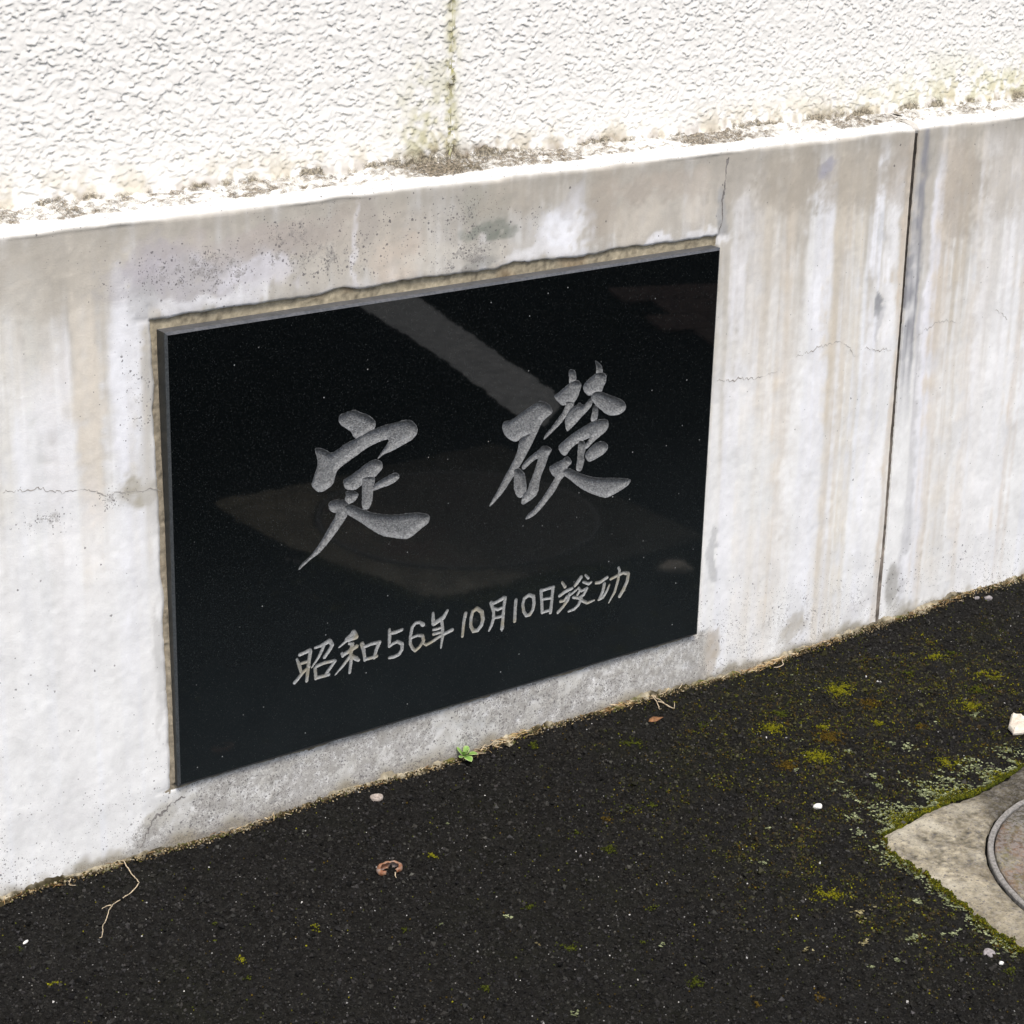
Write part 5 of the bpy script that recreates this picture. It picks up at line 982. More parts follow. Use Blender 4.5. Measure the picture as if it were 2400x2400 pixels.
# region bounded by two straight edges meeting at A
A_ = np.array((1.664, -1.345)); e1 = np.array((1.81, -1.288)) - A_; e1 /= np.linalg.norm(e1); 
bme = None
bl_, bw_, bh_ = .1, .1, .03
V0 = np.array([(sx_ * (bl_ / 2 - .0012), sy_ * (bw_ / 2 - .0012), z_) for z_ in (-.02, .004) for sx_, sy_ in ((-1, -1), (1, -1), (1, 1), (-1, 1))])
top_in = np.array([(sx_ * (bl_ / 2 - .003), sy_ * (bw_ / 2 - .003), .006) for sx_, sy_ in ((-1, -1), (1, -1), (1, 1), (-1, 1))])
V0 = np.concatenate([V0, top_in])
bf = [(0, 1, 5, 4), (1, 2, 6, 5), (2, 3, 7, 6), (3, 0, 4, 7), (4, 5, 9, 8), (5, 6, 10, 9), (6, 7, 11, 10), (7, 4, 8, 11), (8, 9, 10, 11)]
brick0 = mesh_from('brick', V0, bf, M_brick, link=False)
first = True
ang = math.atan2(e1[1], e1[0])
for r_ in range(8):
    for c_i in range(14):
        u = (c_i - 5) * bl_ + (bl_ / 2 if r_ % 2 else 0); v_ = r_ * bw_ + .03
        # left boundary leans to the right towards the wall
        
        q = A_ + e1 * u + np.array((-e1[1], e1[0])) * v_
        AC = np.array((1.53, -.996)) - A_; qa = q - A_
        if AC[0] * qa[1] - AC[1] * qa[0] > .02 * np.linalg.norm(AC) or q[1] > -.98: continue
        bk = brick0 if first else brick0.copy()
        first = False
        COL.objects.link(bk)
        bk.parent = pav
        bk.location = (q[0] - 2.1, q[1] + 1.1, .0)
        bk.rotation_euler = (0, 0, ang)

# ================================================================== DIRT FILLET along the wall foot
xs = seg((-.30, 1.36, .0022)); k = 7
X = np.tile(xs, (k, 1)); tt = np.linspace(0, 1, k)[:, None]
wd = .0036 + .0018 * n_med(xs, 0 * xs) + .0016 * n_sml(xs, 0 * xs)
wd = np.clip(wd, .0012, .012)
Yf = -.0060 - wd[None] * tt
gz_ = ground_base(X.ravel(), Yf.ravel()).reshape(X.shape)
Zf = gz_ + (1 - tt) ** 1.3 * (.0050 + .0014 * n_med(xs + 2, 0 * xs))[None] - .0015 * tt
Zf = Zf + .0007 * n_fin(X, Yf + tt * .02) + .0006 * n_sml(X, tt * .02 + Yf)
x = X.ravel(); tv = np.tile(tt, (1, len(xs))).ravel()
cc = srgb((150, 142, 122)) * (1 + .18 * n_sml(x, tv * .01) + .22 * n_fin(x, tv * .01))[:, None]
dk = np.clip(tv * 1.5 + .4 * n_sml(x + 2, tv * .01) - .25 + .25 * n_med(x + 9, 0 * x), 0, 1)[:, None]
cc = cc * (1 - dk) + srgb((58, 52, 34)) * dk
gm = (np.clip(n_med(x + 5, 0 * x) - .6, 0, 1) * .8)[:, None]
cc = cc * (1 - gm) + srgb((92, 96, 40)) * gm
o = mesh_from('dirt_fillet', np.c_[x, Yf.ravel(), Zf.ravel()], grid_faces(k, len(xs)), M_mortar, True, {'stain': np.clip(cc, .01, .7)})
tag(o, 'thin ridge of tan dirt and mortar where the plinth meets the asphalt', 'dirt', kind='stuff')

n = 5200
x = rng.uniform(-.27, 1.3, n); y = -.0072 - np.abs(rng.normal(0, .0042, n))
size = rng.uniform(.0004, .0012, n)
pal = np.array([srgb(c) for c in ((150, 136, 106), (104, 88, 60), (72, 60, 38), (78, 80, 36), (48, 40, 28), (170, 160, 138))])
colr = pal[rng.choice(6, n, p=[.25, .22, .18, .14, .13, .08])] * rng.uniform(.7, 1.2, (n, 1))
P = np.c_[x, y, ground_base(x, y) + .0012 + np.clip(.012 + y, 0, 1) * .30]
o = scatter('foot_grit', P, size, colr, M_litter, 'oct')
tag(o, 'fine tan grit and moss crumbs along the foot of the plinth', 'grit', kind='stuff')
# dry straw bits
def slivers(name, P0, ang, L, wd, colr, mat, lift):
    n = len(P0)
    d = np.c_[np.cos(ang), np.sin(ang), lift]
    nrm = np.c_[-np.sin(ang), np.cos(ang), 0 * ang]
    bend = rng.normal(0, .15, n)
    pts = []
    for t_, wk in ((-.5, .4), (0, 1), (.5, .35)):
        c_ = P0 + d * (L * t_)[:, None] + nrm * (bend * L * (.25 - t_ * t_))[:, None]
        for sx_, sz_ in ((-1, 0), (1, 0), (0, 1)):
            pts.append(c_ + nrm * (sx_ * wd * wk)[:, None] + np.c_[0 * wd, 0 * wd, sz_ * wd * wk * 1.2])
    V = np.stack(pts, 1)
    q = []
    for a in (0, 3):
        for i in range(3):
            j = (i + 1) % 3
            q.append((a + i, a + j, a + 3 + j, a + 3 + i))
    q = np.array(q)
    Fc = (q[None] + (np.arange(n) * 9)[:, None, None]).reshape(-1, 4)
    return mesh_from(name, V.reshape(-1, 3), Fc, mat, False, {'stain': np.clip(np.repeat(colr, 9, axis=0), .01, .9)})
n = 470
x = np.concatenate([rng.uniform(-.25, 1.28, 150), rng.normal(.70, .018, 110), rng.normal(.505, .012, 60), rng.normal(.36, .02, 70), rng.normal(.76, .02, 30), rng.normal(.99, .04, 50)])
y = -.0075 - np.abs(rng.normal(0, .0035, n))
L = rng.uniform(.003, .011, n); wd = rng.uniform(.00018, .0004, n)
pal = np.array([srgb(c) for c in ((206, 180, 132), (170, 138, 92), (120, 88, 52), (222, 204, 170))])
colr = pal[rng.choice(4, n)] * rng.uniform(.7, 1.1, (n, 1))
o = slivers('dry_straw', np.c_[x, y, ground_base(x, y) + rng.uniform(.002, .005, n)], rng.normal(0, .7, n), L, wd, colr, M_litter, rng.normal(0, .15, n))
tag(o, 'fine dry straw and root bits caught along the plinth foot', 'dry litter', kind='stuff')

# ================================================================== MANHOLE SURROUND and LID
CX, CY, RO = .6935, -.5547, .1768
surround = empty('manhole_surround', (CX, CY, ZG))
tag(surround, 'pale weathered concrete slab with a round opening, edged with moss, at the right', 'manhole surround')
SINV = Matrix.Translation(-surround.location)
ztop = ZG + .0042
# outline refined and roughened
Pc = CP.copy()
dense = []
for i in range(len(Pc)):
    a = Pc[i]; c_ = Pc[(i + 1) % len(Pc)]
    m_ = max(1, int(np.linalg.norm(c_ - a) / .004))
    for j in range(m_): dense.append(a + (c_ - a) * j / m_)
dense = np.array(dense)
dense += np.c_[n_sml(dense[:, 0], dense[:, 1]), n_sml(dense[:, 0] + 3, dense[:, 1])] * .0009 + np.c_[n_med(dense[:, 0], dense[:, 1]), n_med(dense[:, 0] + 3, dense[:, 1])] * .0010
nr_ = 170
RH = RO + .0022
circ = np.array([(CX + RH * math.cos(a) , CY + RH * math.sin(a)) for a in np.linspace(0, 2 * math.pi, nr_, endpoint=False)])
circ += np.c_[n_sml(circ[:, 0], circ[:, 1]), n_sml(circ[:, 0] + 2, circ[:, 1])] * .0005
gx_, gy_ = np.meshgrid(np.arange(.46, .92, .0032), np.arange(-.78, -.32, .0032))
gx_ = gx_.ravel() + rng.uniform(-.0006, .0006, gx_.size); gy_ = gy_.ravel() + rng.uniform(-.0006, .0006, gy_.size)
sdv = poly_sd(gx_, gy_, dense); rr = np.hypot(gx_ - CX, gy_ - CY)
ok = (sdv > .002) & (rr > RH + .002)
pts = np.concatenate([dense, circ, np.c_[gx_[ok], gy_[ok]]])
nd = len(dense)
edges = [(i, (i + 1) % nd) for i in range(nd)] + [(nd + i, nd + (i + 1) % nr_) for i in range(nr_)]
vv, _, ff, ov, _, _ = geometry.delaunay_2d_cdt([Vector((a, b_)) for a, b_ in pts], edges, [], 0, 1e-6, True)
vv = np.array([tuple(q) for q in vv]); ff = np.array([tuple(q) for q in ff])
cen = vv[ff].mean(1)
ff = ff[(poly_sd(cen[:, 0], cen[:, 1], dense) > 0) & (np.hypot(cen[:, 0] - CX, cen[:, 1] - CY) > RH * .9995)]
sdv = poly_sd(vv[:, 0], vv[:, 1], dense); rr = np.hypot(vv[:, 0] - CX, vv[:, 1] - CY)
zz = ztop - .0035 * np.exp(-np.clip(sdv, 0, 1) / .0028) - .0016 * np.exp(-np.clip(rr - RH, 0, 1) / .0015) + .00012 * n_sml(vv[:, 0], vv[:, 1]) + .0005 * n_med(vv[:, 0], vv[:, 1]) + .00012 * n_fin(vv[:, 0], vv[:, 1])
V = np.c_[vv, zz]
def collar_col(x, y):
    c = srgb((140, 133, 115)) * (1 + .12 * n_med(x, y) + .08 * n_sml(x, y) + .30 * n_fin(x, y))[:, None]
    w1 = np.clip(.4 * n_med(x + 2, y) + .9 * np.exp(-((x - .52) / .018) ** 2 - ((y + .356) / .010) ** 2), 0, .8)[:, None]
    c = c * (1 - w1) + srgb((182, 176, 158)) * w1
    w2 = (np.clip(.35 + .4 * n_med(x + 6, y), 0, 1) * np.exp(-np.abs(np.hypot(x - CX, y - CY) - RO) / .022) * .7)[:, None]
    c = c * (1 - w2) + srgb((98, 88, 70)) * w2
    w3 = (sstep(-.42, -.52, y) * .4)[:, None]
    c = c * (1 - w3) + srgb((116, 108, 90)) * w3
    w4 = (sstep(.575, .68, x + .02 * n_med(x, y)) * .85)[:, None]  # right part coloured darker to mute the slab's reflection in the plaque
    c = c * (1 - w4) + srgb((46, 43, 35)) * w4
    return np.clip(c, .02, .8)
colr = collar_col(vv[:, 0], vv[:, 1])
nv = len(V); faces = [tuple(int(k_) for k_ in (q if np.cross(np.r_[V[q[1]][:2] - V[q[0]][:2], 0], np.r_[V[q[2]][:2] - V[q[0]][:2], 0])[2] > 0 else q[::-1])) for q in ff]
low = []
bidx = {}
for i, src in enumerate(ov):
    for q in src:
        if q < nd + nr_: bidx[q] = i
V = V.tolist(); colr = colr.tolist()
base_n = len(V)
for q in range(nd + nr_):
    i = bidx.get(q, 0); V.append([V[i][0], V[i][1], ZG - .03]); colr.append(colr[i])
for i in range(nd):
    j = (i + 1) % nd; faces.append((bidx[i], base_n + i, base_n + j, bidx[j]))
for i in range(nr_):
    j = (i + 1) % nr_; faces.append((bidx[nd + i], bidx[nd + j], base_n + nd + j, base_n + nd + i))
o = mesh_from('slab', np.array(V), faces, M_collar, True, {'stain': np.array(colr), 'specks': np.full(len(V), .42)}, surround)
o.matrix_parent_inverse = SINV
o['label'] = 'square concrete collar'

def lathe(name, prof_, cx, cy, seg_n, mat, parent, inv, attrs=None, noise_amp=0., smooth=True):
    V = []; Fq = []
    A = np.linspace(0, 2 * math.pi, seg_n, endpoint=False)
    for r_, z_ in prof_:
        V.append(np.c_[cx + r_ * np.cos(A), cy + r_ * np.sin(A), np.full(seg_n, z_)])
    V = np.concatenate(V)
    V[:, 2] += noise_amp * n_sml(V[:, 0], V[:, 1])
    k_ = len(prof_)
    for i in range(k_ - 1):
        for j in range(seg_n):
            j2 = (j + 1) % seg_n
            Fq.append((i * seg_n + j, i * seg_n + j2, (i + 1) * seg_n + j2, (i + 1) * seg_n + j))
    at = {'stain': attrs(V[:, 0], V[:, 1]), 'specks': np.full(len(V), .8)} if attrs else None
    o = mesh_from(name, V, np.array(Fq), mat, smooth, at, parent)
    if inv is not None: o.matrix_parent_inverse = inv
    return o
zr = ZG + .0062
lathe('frame_ring', [(RO, ZG - .02), (RO, zr - .0020), (RO - .0008, zr - .0012), (RO - .0046, zr - .0012), (RO - .0052, zr - .0020), (RO - .0052, ZG - .02)], CX, CY, 220, M_ring, surround, SINV, None, .0002, False)
lid = empty('manhole_cover', (CX, CY, ZG))
tag(lid, 'round weathered brown and grey manhole lid cut off by the right edge of the picture', 'manhole lid')
def lid_col(x, y):
    c = srgb((132, 124, 104)) * (1 + .14 * n_med(x, y) + .16 * n_sml(x, y) + .24 * n_fin(x, y))[:, None]
    w1 = np.clip(.35 + .5 * n_med(x + 4, y + 2), 0, .85)[:, None]
    c = c * (1 - w1) + srgb((118, 92, 78)) * w1 * (1 + .2 * n_fin(x, y))[:, None]
    ln = (np.exp(-(n_sml(x * 1.3, y * 1.3) / .16) ** 2) * .5 * np.clip(.5 + n_med(x, y), 0, 1))[:, None]
    c = c * (1 - ln) + srgb((196, 184, 162)) * ln
    w2 = (np.exp(-np.abs(np.hypot(x - CX, y - CY) - .160) / .006) * np.clip(.5 + .5 * n_sml(x, y), 0, 1))[:, None]
    c = c * (1 - w2) + srgb((104, 100, 62)) * w2
    w4 = (sstep(.57, .66, x + .02 * n_med(x, y)) * .8)[:, None]  # lid darkened on the right as well, dimming its mirror image in the plaque
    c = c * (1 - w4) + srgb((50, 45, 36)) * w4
    return np.clip(c, .02, .8)
pr = [(RO - .0062, ZG - .02), (RO - .0062, zr - .0030), (RO - .0070, zr - .0018), (RO - .0095, zr - .0014)]
r_ = RO - .0125
while r_ > .002:
    pr.append((r_, zr - .0016)); r_ -= .0025
pr.append((.0008, zr - .0016))
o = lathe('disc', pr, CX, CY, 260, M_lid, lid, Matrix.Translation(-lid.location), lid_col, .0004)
me = o.data
co_ = np.empty(len(me.vertices) * 3, np.float32); me.vertices.foreach_get('co', co_); co_ = co_.reshape(-1, 3)
r2 = np.hypot(co_[:, 0] - CX, co_[:, 1] - CY)
# shallow cast criss-cross grooves and an inner bead
th = np.arctan2(co_[:, 1] - CY, co_[:, 0] - CX)
gr_ = (np.cos(co_[:, 0] * 2 * math.pi / .016) * np.cos(co_[:, 1] * 2 * math.pi / .016))
co_[:, 2] += np.where(r2 < .152, .0006 * np.tanh(gr_ * 2) + .0004 * n_fin(co_[:, 0], co_[:, 1]), 0)
me.vertices.foreach_set('co', co_.ravel()); me.update()
# lifting slot
# ================================================================== MOSS and LICHEN
def tone(tn, n):
    if tn == 'y': a, b_ = (126, 122, 24), (76, 80, 18)
    elif tn == 'o': a, b_ = (92, 74, 24), (56, 46, 18)
    elif tn == 'g': a, b_ = (76, 82, 22), (46, 52, 18)
    elif tn == 't': a, b_ = (146, 138, 104), (92, 84, 56)
    else: a, b_ = (150, 156, 120), (96, 104, 72)
    k_ = rng.random((n, 1)) ** 1.2
    return (srgb(a) * (1 - k_) + srgb(b_) * k_) * rng.uniform(.55, 1.25, (n, 1))
PX = []; PY_ = []; PC = []; PS = []
def add(x, y, c, s_):
    PX.append(x); PY_.append(y); PC.append(c); PS.append(s_)
for mx, my, mr, tn in D['MOSS']:
    r_ = mr / 1000
    r_ *= 1.25
    n = int(6 + (r_ * 1000) ** 2 * 3.6)
    a = rng.uniform(0, 2 * math.pi, n); q = r_ * np.abs(rng.normal(0, .52, n))
    x = mx / 1000 + q * np.cos(a); y = my / 1000 + q * np.sin(a) * 1.0
    ok = n_sml(x + 3, y) + .6 * n_fin(x, y) > -.75
    x, y = x[ok], y[ok]
    add(x, y, tone('y' if tn == 'y' else tn, len(x)) * 1.0, rng.uniform(.0004, .0010, len(x)))
# moss banks along the surround
def along(pts, n, sig, off, tn, smin, smax, outw):
    Pp = np.array(pts) / 1000
    d = np.r_[0, np.cumsum(np.hypot(*np.diff(Pp, axis=0).T))]
    t_ = rng.uniform(0, d[-1], n)
    x = np.interp(t_, d, Pp[:, 0]); y = np.interp(t_, d, Pp[:, 1])
    wv = np.clip(.75 + .5 * n_med(t_, t_ * 0 + outw[0]), .15, 2)
    k_ = np.abs(rng.normal(0, sig, n)) * wv + off
    x = x + outw[0] * k_; y = y + outw[1] * k_
    add(x, y, tone(tn, n), rng.uniform(smin, smax, n))
along(D['EU'], 5200, .0062, -.0015, 'g', .0004, .0011, (-.10, 1))
along(D['EU'], 5200, .0085, -.0010, 'y', .0004, .0010, (-.10, 1))
along(D['EU'], 700, .006, .0, 'o', .0004, .0010, (-.10, 1))
along(D['ED'], 2600, .0048, -.0015, 'g', .0004, .0010, (-1, .15))
along(D['ED'], 1100, .0045, -.0010, 'y', .0004, .0010, (-1, .15))
along(D['ED'], 500, .006, .0, 'o', .0004, .0010, (-1, .15))
# thin scattered moss: denser to the right
n = 150000
x = rng.uniform(-.2, 1.28, n); y = rng.uniform(-.66, -.004, n)
dens = np.clip(.014 + 1.1 * film(x, y) * sstep(-.6, 1.1, n_sml(x, y) + .4 * n_fin(x, y)), 0, 1)
ok = (rng.random(n) < dens) & wedge(x, y)
x, y = x[ok], y[ok]
tn_ = rng.random(len(x))
c = tone('g', len(x)); o_ = tn_ < .35; c[o_] = tone('o', o_.sum()); o_ = tn_ > .8; c[o_] = tone('y', o_.sum())
add(x, y, c * 1.05, rng.uniform(.0004, .0011, len(x)))
x = np.concatenate(PX); y = np.concatenate(PY_); c = np.concatenate(PC); s_ = np.concatenate(PS)
ok = poly_sd(x, y, CP) < .0015
x, y, c, s_ = x[ok], y[ok], c[ok], s_[ok]
bank = np.exp(-np.clip(-poly_sd(x, y, CP), 0, 1) / .006)
P = np.c_[x, y, ground_z(x, y) + s_ * .7 + .0006 + bank * .0022 * rng.random(len(x))]
o = scatter('moss', P, s_, c, M_moss, 'oct', .35)
tag(o, 'olive and yellow green moss tufts on the asphalt and round the concrete slab', 'moss', kind='stuff')

PX = []; PY_ = []; PC = []; PS = []
for mx, my, mr, tn in D['LICH']:
    r_ = mr / 1000
    n = int(3 + (r_ * 1000) ** 2 * .55)
    a = rng.uniform(0, 2 * math.pi, n); q = r_ * np.abs(rng.normal(0, .55, n))
    x = mx / 1000 + q * np.cos(a); y = my / 1000 + q * np.sin(a) * .8
    ok = n_sml(x + 7, y) > .1
    if mr < 12: ok = np.ones(len(x), bool)
    x, y = x[ok], y[ok]
    add(x, y, tone(tn, len(x)), rng.uniform(.0005, .0014, len(x)))
along(D['EU'], 2600, .016, .003, 'l', .0005, .0014, (-.10, 1))
along(D['ED'], 800, .009, .001, 'l', .0005, .0013, (-1, .15))
x = np.concatenate(PX); y = np.concatenate(PY_); c = np.concatenate(PC); s_ = np.concatenate(PS)
x2 = rng.uniform(.38, 1.1, 9000); y2 = rng.uniform(-.62, -.02, 9000)
ok = (rng.random(9000) < .42 * film(x2, y2) * sstep(-.2, 1.2, n_sml(x2 + 7, y2) + .5 * n_fin(x2, y2))) & wedge(x2, y2)
x2, y2 = x2[ok], y2[ok]
x = np.r_[x, x2]; y = np.r_[y, y2]; c = np.concatenate([c, tone('l', len(x2)) * .8]); s_ = np.r_[s_, rng.uniform(.0004, .0010, len(x2))]
ok = (poly_sd(x, y, CP) < .001) & (n_fin(x, y + 3) > -.6)
x, y, c, s_ = x[ok], y[ok], c[ok], s_[ok]
n = len(x)
# ruffled little rosettes: bent quads
k_ = 3
V = []; Fc = []
R = rand_rot(n * k_, rng)
lobes = np.array([(-.5, -.1, 0), (.1, -.6, .25), (1.1, -.35, .5), (1.2, .35, .5), (.1, .6, .25), (-.1, 0, .05)])
T = np.repeat(np.c_[x, y, ground_z(x, y) + .0008], k_, axis=0)
az = rng.uniform(0, 2 * math.pi, n * k_)
W_ = lobes[None] * 1.2 * np.repeat(s_, k_)[:, None, None] * rng.uniform(.7, 1.2, (n * k_, 1, 3))
Wr = np.einsum('nij,nkj->nki', rot_z(az), W_)
V = (Wr + T[:, None, :]).reshape(-1, 3)
fq = np.array([(0, 1, 5), (1, 2, 3), (1, 3, 5), (5, 3, 4), (0, 5, 4)])
Fc = (fq[None] + (np.arange(n * k_) * 6)[:, None, None]).reshape(-1, 3)
o = mesh_from('lichen', V, Fc, M_moss, False, {'stain': np.clip(np.repeat(np.repeat(c, k_, axis=0), 6, axis=0), .01, .8)})
tag(o, 'pale grey green lichen flecks scattered in front of the concrete slab', 'lichen', kind='stuff')

# ================================================================== SMALL THINGS ON THE GROUND
M_twig = simple_mat('dry_twig', (.50, .41, .28), .7, 500, .25)
M_twig_b = simple_mat('brown_twig', (.42, .31, .19), .8, 500, .35)
def tube(name, pts3, rad, mat, parent=None, sides=6):
    P = np.array(pts3, float)
    d = np.r_[0, np.cumsum(np.linalg.norm(np.diff(P, axis=0), axis=1))]
    m_ = max(len(P) * 2, int(d[-1] / .002))
    t_ = np.linspace(0, d[-1], m_)
    Q = np.stack([np.interp(t_, d, P[:, i]) for i in range(3)], -1)
    Q[:, 0] += .0002 * n_fin(t_, t_ * 0 + P[0, 0]); Q[:, 1] += .0002 * n_fin(t_ + 1, t_ * 0 + P[0, 1])
    T = np.gradient(Q, axis=0); T /= np.linalg.norm(T, axis=1)[:, None] + 1e-12
    U = np.cross(T, (0, 0, 1)); U /= np.linalg.norm(U, axis=1)[:, None] + 1e-9
    W2 = np.cross(T, U)
    rr_ = rad * (1 - .45 * t_ / d[-1]) * (1 + .12 * n_fin(t_ * 3, t_))
    V = []
    for s__ in range(sides):
        a = 2 * math.pi * s__ / sides
        V.append(Q + (U * math.cos(a) + W2 * math.sin(a)) * rr_[:, None])
    V = np.stack(V, 1).reshape(-1, 3)
    Fq = [(i * sides + j, i * sides + (j + 1) % sides, (i + 1) * sides + (j + 1) % sides, (i + 1) * sides + j) for i in range(m_ - 1) for j in range(sides)]
    Fq.append(tuple(range(sides))); Fq.append(tuple(range((m_ - 1) * sides, m_ * sides)))
    return mesh_from(name, V, Fq, mat, True, None, parent)
def gp(p, lift=.0015):
    x, y = p[0] / 1000, min(p[1] / 1000, -.0085)
    return (x, y, float(ground_z(np.array([x]), np.array([y]))[0]) + lift)
TW = D['TW']
G_TW = 'dry twigs lying along the plinth foot'
def twig(key, rad, label, lift=.0016, mat=None, branches=()):
    if branches:
        e = empty('dry_twig', gp(TW[key][0], 0))
        tag(e, label, 'twig', G_TW)
        for k_i, kk in enumerate((key,) + tuple(branches)):
            o = tube('stem' if k_i == 0 else 'side_stem', [gp(q, lift + .0006 * math.sin(i * 1.3)) for i, q in enumerate(TW[kk])], rad * (1 if k_i == 0 else .85), mat or M_twig, e)
            o.matrix_parent_inverse = Matrix.Translation(-e.location)
    else:
        o = tube('dry_twig', [gp(q, lift + .0006 * math.sin(i * 1.3)) for i, q in enumerate(TW[key])], rad, mat or M_twig)
        tag(o, label, 'twig', G_TW)
twig('long', .00055, 'long thin zigzag pale twig lying on the asphalt at the lower left', .0036, branches=('fork',))
twig('ta', .00080, 'tangle of forked tan root stems below the lower right end of the plaque', .0028, branches=('tb', 'tc', 'td'))
twig('hook', .00075, 'pale twig bent into a sharp hook beside the straw clump, right of the plaque', .0020)
twig('he', .00080, 'short straight tan twig sticking out of the straw clump, right of the plaque', .0030)
twig('hg', .00060, 'curly tan rootlet at the left end of the straw clump, right of the plaque', .0032, M_twig_b, branches=('hh',))
twig('hi', .00055, 'very short pale twig resting against the concrete above the straw clump', .0050)
twig('ea', .00050, 'pale wavy dry stem lying just right of the green seedling', .0032)
twig('eb', .00050, 'short curved tan rootlet above the wavy stem near the green seedling', .0060, M_twig_b)
twig('sa', .00040, 'tiny V shaped twig at the far lower left below the plinth', .0016)
twig('kb', .00045, 'fine straw on moss at the plinth foot right of the vertical joint', .0020)
twig('kc', .00035, 'fine short straw at the plinth foot near the right picture edge', .0020)
twig('kd', .00050, 'small bent rootlet on the plinth foot left of the vertical joint', .0030, M_twig_b)

def rock(name, cx, cy, rx, ry, rz, mat, label, cat='pebble', group='small pebbles on the asphalt', seed=0, sub=2, rot=0., amp=.16, lift=.6):
    import bmesh
    bm = bmesh.new(); bmesh.ops.create_icosphere(bm, subdivisions=sub + 1, radius=1)
    r_ = np.random.default_rng(seed)
    dirs = r_.standard_normal((9, 3)); dirs /= np.linalg.norm(dirs, axis=1)[:, None]; cut = r_.uniform(.70, .95, 9)
    for v in bm.verts:
        q = np.array(v.co)
        for d_, c_ in zip(dirs, cut):
            s__ = q @ d_
            if s__ > c_: q = q - d_ * (s__ - c_) * .9
        q = q * (1 + amp * .25 * math.sin(q[0] * 5 + seed) * math.cos(q[1] * 4 + seed * 2))
        v.co = (q[0] * rx, q[1] * ry, q[2] * rz)
    me = bpy.data.meshes.new(name); bm.to_mesh(me); bm.free()
    me.materials.append(mat)
    for p_ in me.polygons: p_.use_smooth = True
    o = bpy.data.objects.new(name, me); COL.objects.link(o)
    z_ = float(ground_z(np.array([cx]), np.array([cy]))[0])
    o.location = (cx, cy, z_ + rz * lift); o.rotation_euler = (0, 0, rot)
    tag(o, label, cat, group)
    return o
M_white = simple_mat('white_pebble', (.78, .77, .72), .6, 300, .1)
M_grey = simple_mat('grey_pebble', (.26, .24, .24), .8, 500, .3)
M_tan = simple_mat('tan_pebble', (.36, .31, .27), .8, 500, .3)
TH = {k_: (v[0] / 1000, v[1] / 1000) for k_, v in D['TH'].items()}
rock('pebble', *TH['white'], .0052, .0036, .0030, M_white, 'smooth white oval pebble on bare asphalt between the plaque and the manhole slab', seed=3)
rock('pebble', *TH['flat'], .0058, .0056, .0034, M_grey, 'flat grey lilac pebble at the lower right below the mossy slab edge', seed=5)
rock('pebble', *TH['white2'], .0022, .0020, .0018, M_white, 'tiny bright white pebble just below the grey lilac one', seed=8)
rock('pebble', *TH['white4'], .0034, .0012, .0012, M_white, 'thin white chip near the far lower left', seed=9, rot=.5)
rock('pebble', TH['grayf'][0], TH['grayf'][1] - .004, .0058, .0046, .0030, M_grey, 'grey angular chip near the plinth foot at the upper right of the asphalt', seed=12)
rock('pebble', TH['grayg'][0] - .008, TH['grayg'][1] - .008, .0036, .0026, .0022, M_grey, 'smaller grey chip left of the angular chip at the upper right of the asphalt', seed=14)

# ring shaped pale pebble with a dimple
def dimple(name, cx, cy, r_, label):
    V = []; seg_n = 28
    prof_ = [(1.0, 0), (1.02, .22), (.95, .42), (.78, .50), (.6, .46), (.42, .30), (.22, .20), (.05, .18)]
    z_ = float(ground_z(np.array([cx]), np.array([cy]))[0])
    A = np.linspace(0, 2 * math.pi, seg_n, endpoint=False)
    for q, h_ in prof_:
        wv = 1 + .05 * np.sin(A * 3 + 1)
        V.append(np.c_[cx + r_ * q * wv * np.cos(A), cy + r_ * .9 * q * wv * np.sin(A), np.full(seg_n, z_ + h_ * r_ + .0004)])
    V = np.concatenate(V)
    Fq = [(i * seg_n + j, i * seg_n + (j + 1) % seg_n, (i + 1) * seg_n + (j + 1) % seg_n, (i + 1) * seg_n + j) for i in range(len(prof_) - 1) for j in range(seg_n)]
    Fq.append(tuple(range(7 * seg_n, 8 * seg_n)))
    o = mesh_from(name, V, Fq, M_tan, True)
    tag(o, label, 'pebble', 'small pebbles on the asphalt')
dimple('pebble', TH['disc'][0], TH['disc'][1] - .002, .0062, 'pinkish tan round pebble with a dimple below the plaque')

# big cream stone at the right edge
S0 = np.array(D['STONE']) / 1000
S0[:, 1] = S0[:, 1].min() + (S0[:, 1] - S0[:, 1].min()) * .66
cen0 = S0.mean(0)
M_stone, t, b = new_mat('cream_stone')
co = coords(t)
nz = noise(t, co, 90, 5)
cc = mixc(t, ramp(t, nz, .35, .65), (.70, .66, .56), (.58, .49, .40))
t.links.new(cc, b.inputs['Base Color']); b.inputs['Roughness'].default_value = .8
bump(t, b, noise(t, co, 260, 5), .6, .001)
V = []; lv = [(.86, .000, 0), (.97, .002, 0), (1.0, .0040, 0), (.94, .0068, .0003), (.80, .0088, .0006), (.45, .0098, .0004), (.08, .0097, 0)]
for k_, z_, jj in lv:
    q = cen0 + (S0 - cen0) * k_
    q = q + (-.0050, .0005)
    V.append(np.c_[q, np.full(len(q), ZG + z_) + .0010 * n_sml(q[:, 0] * 1.5, q[:, 1] * 1.5) * (z_ / .01)])
m_ = len(S0); V = np.concatenate(V)
Fq = [(i * m_ + j, i * m_ + (j + 1) % m_, (i + 1) * m_ + (j + 1) % m_, (i + 1) * m_ + j) for i in range(len(lv) - 1) for j in range(m_)]
Fq.append(tuple(range((len(lv) - 1) * m_, len(lv) * m_)))
o = mesh_from('stone', V, Fq, M_stone, False)
tag(o, 'angular cream coloured stone at the right picture edge above the manhole slab', 'stone')

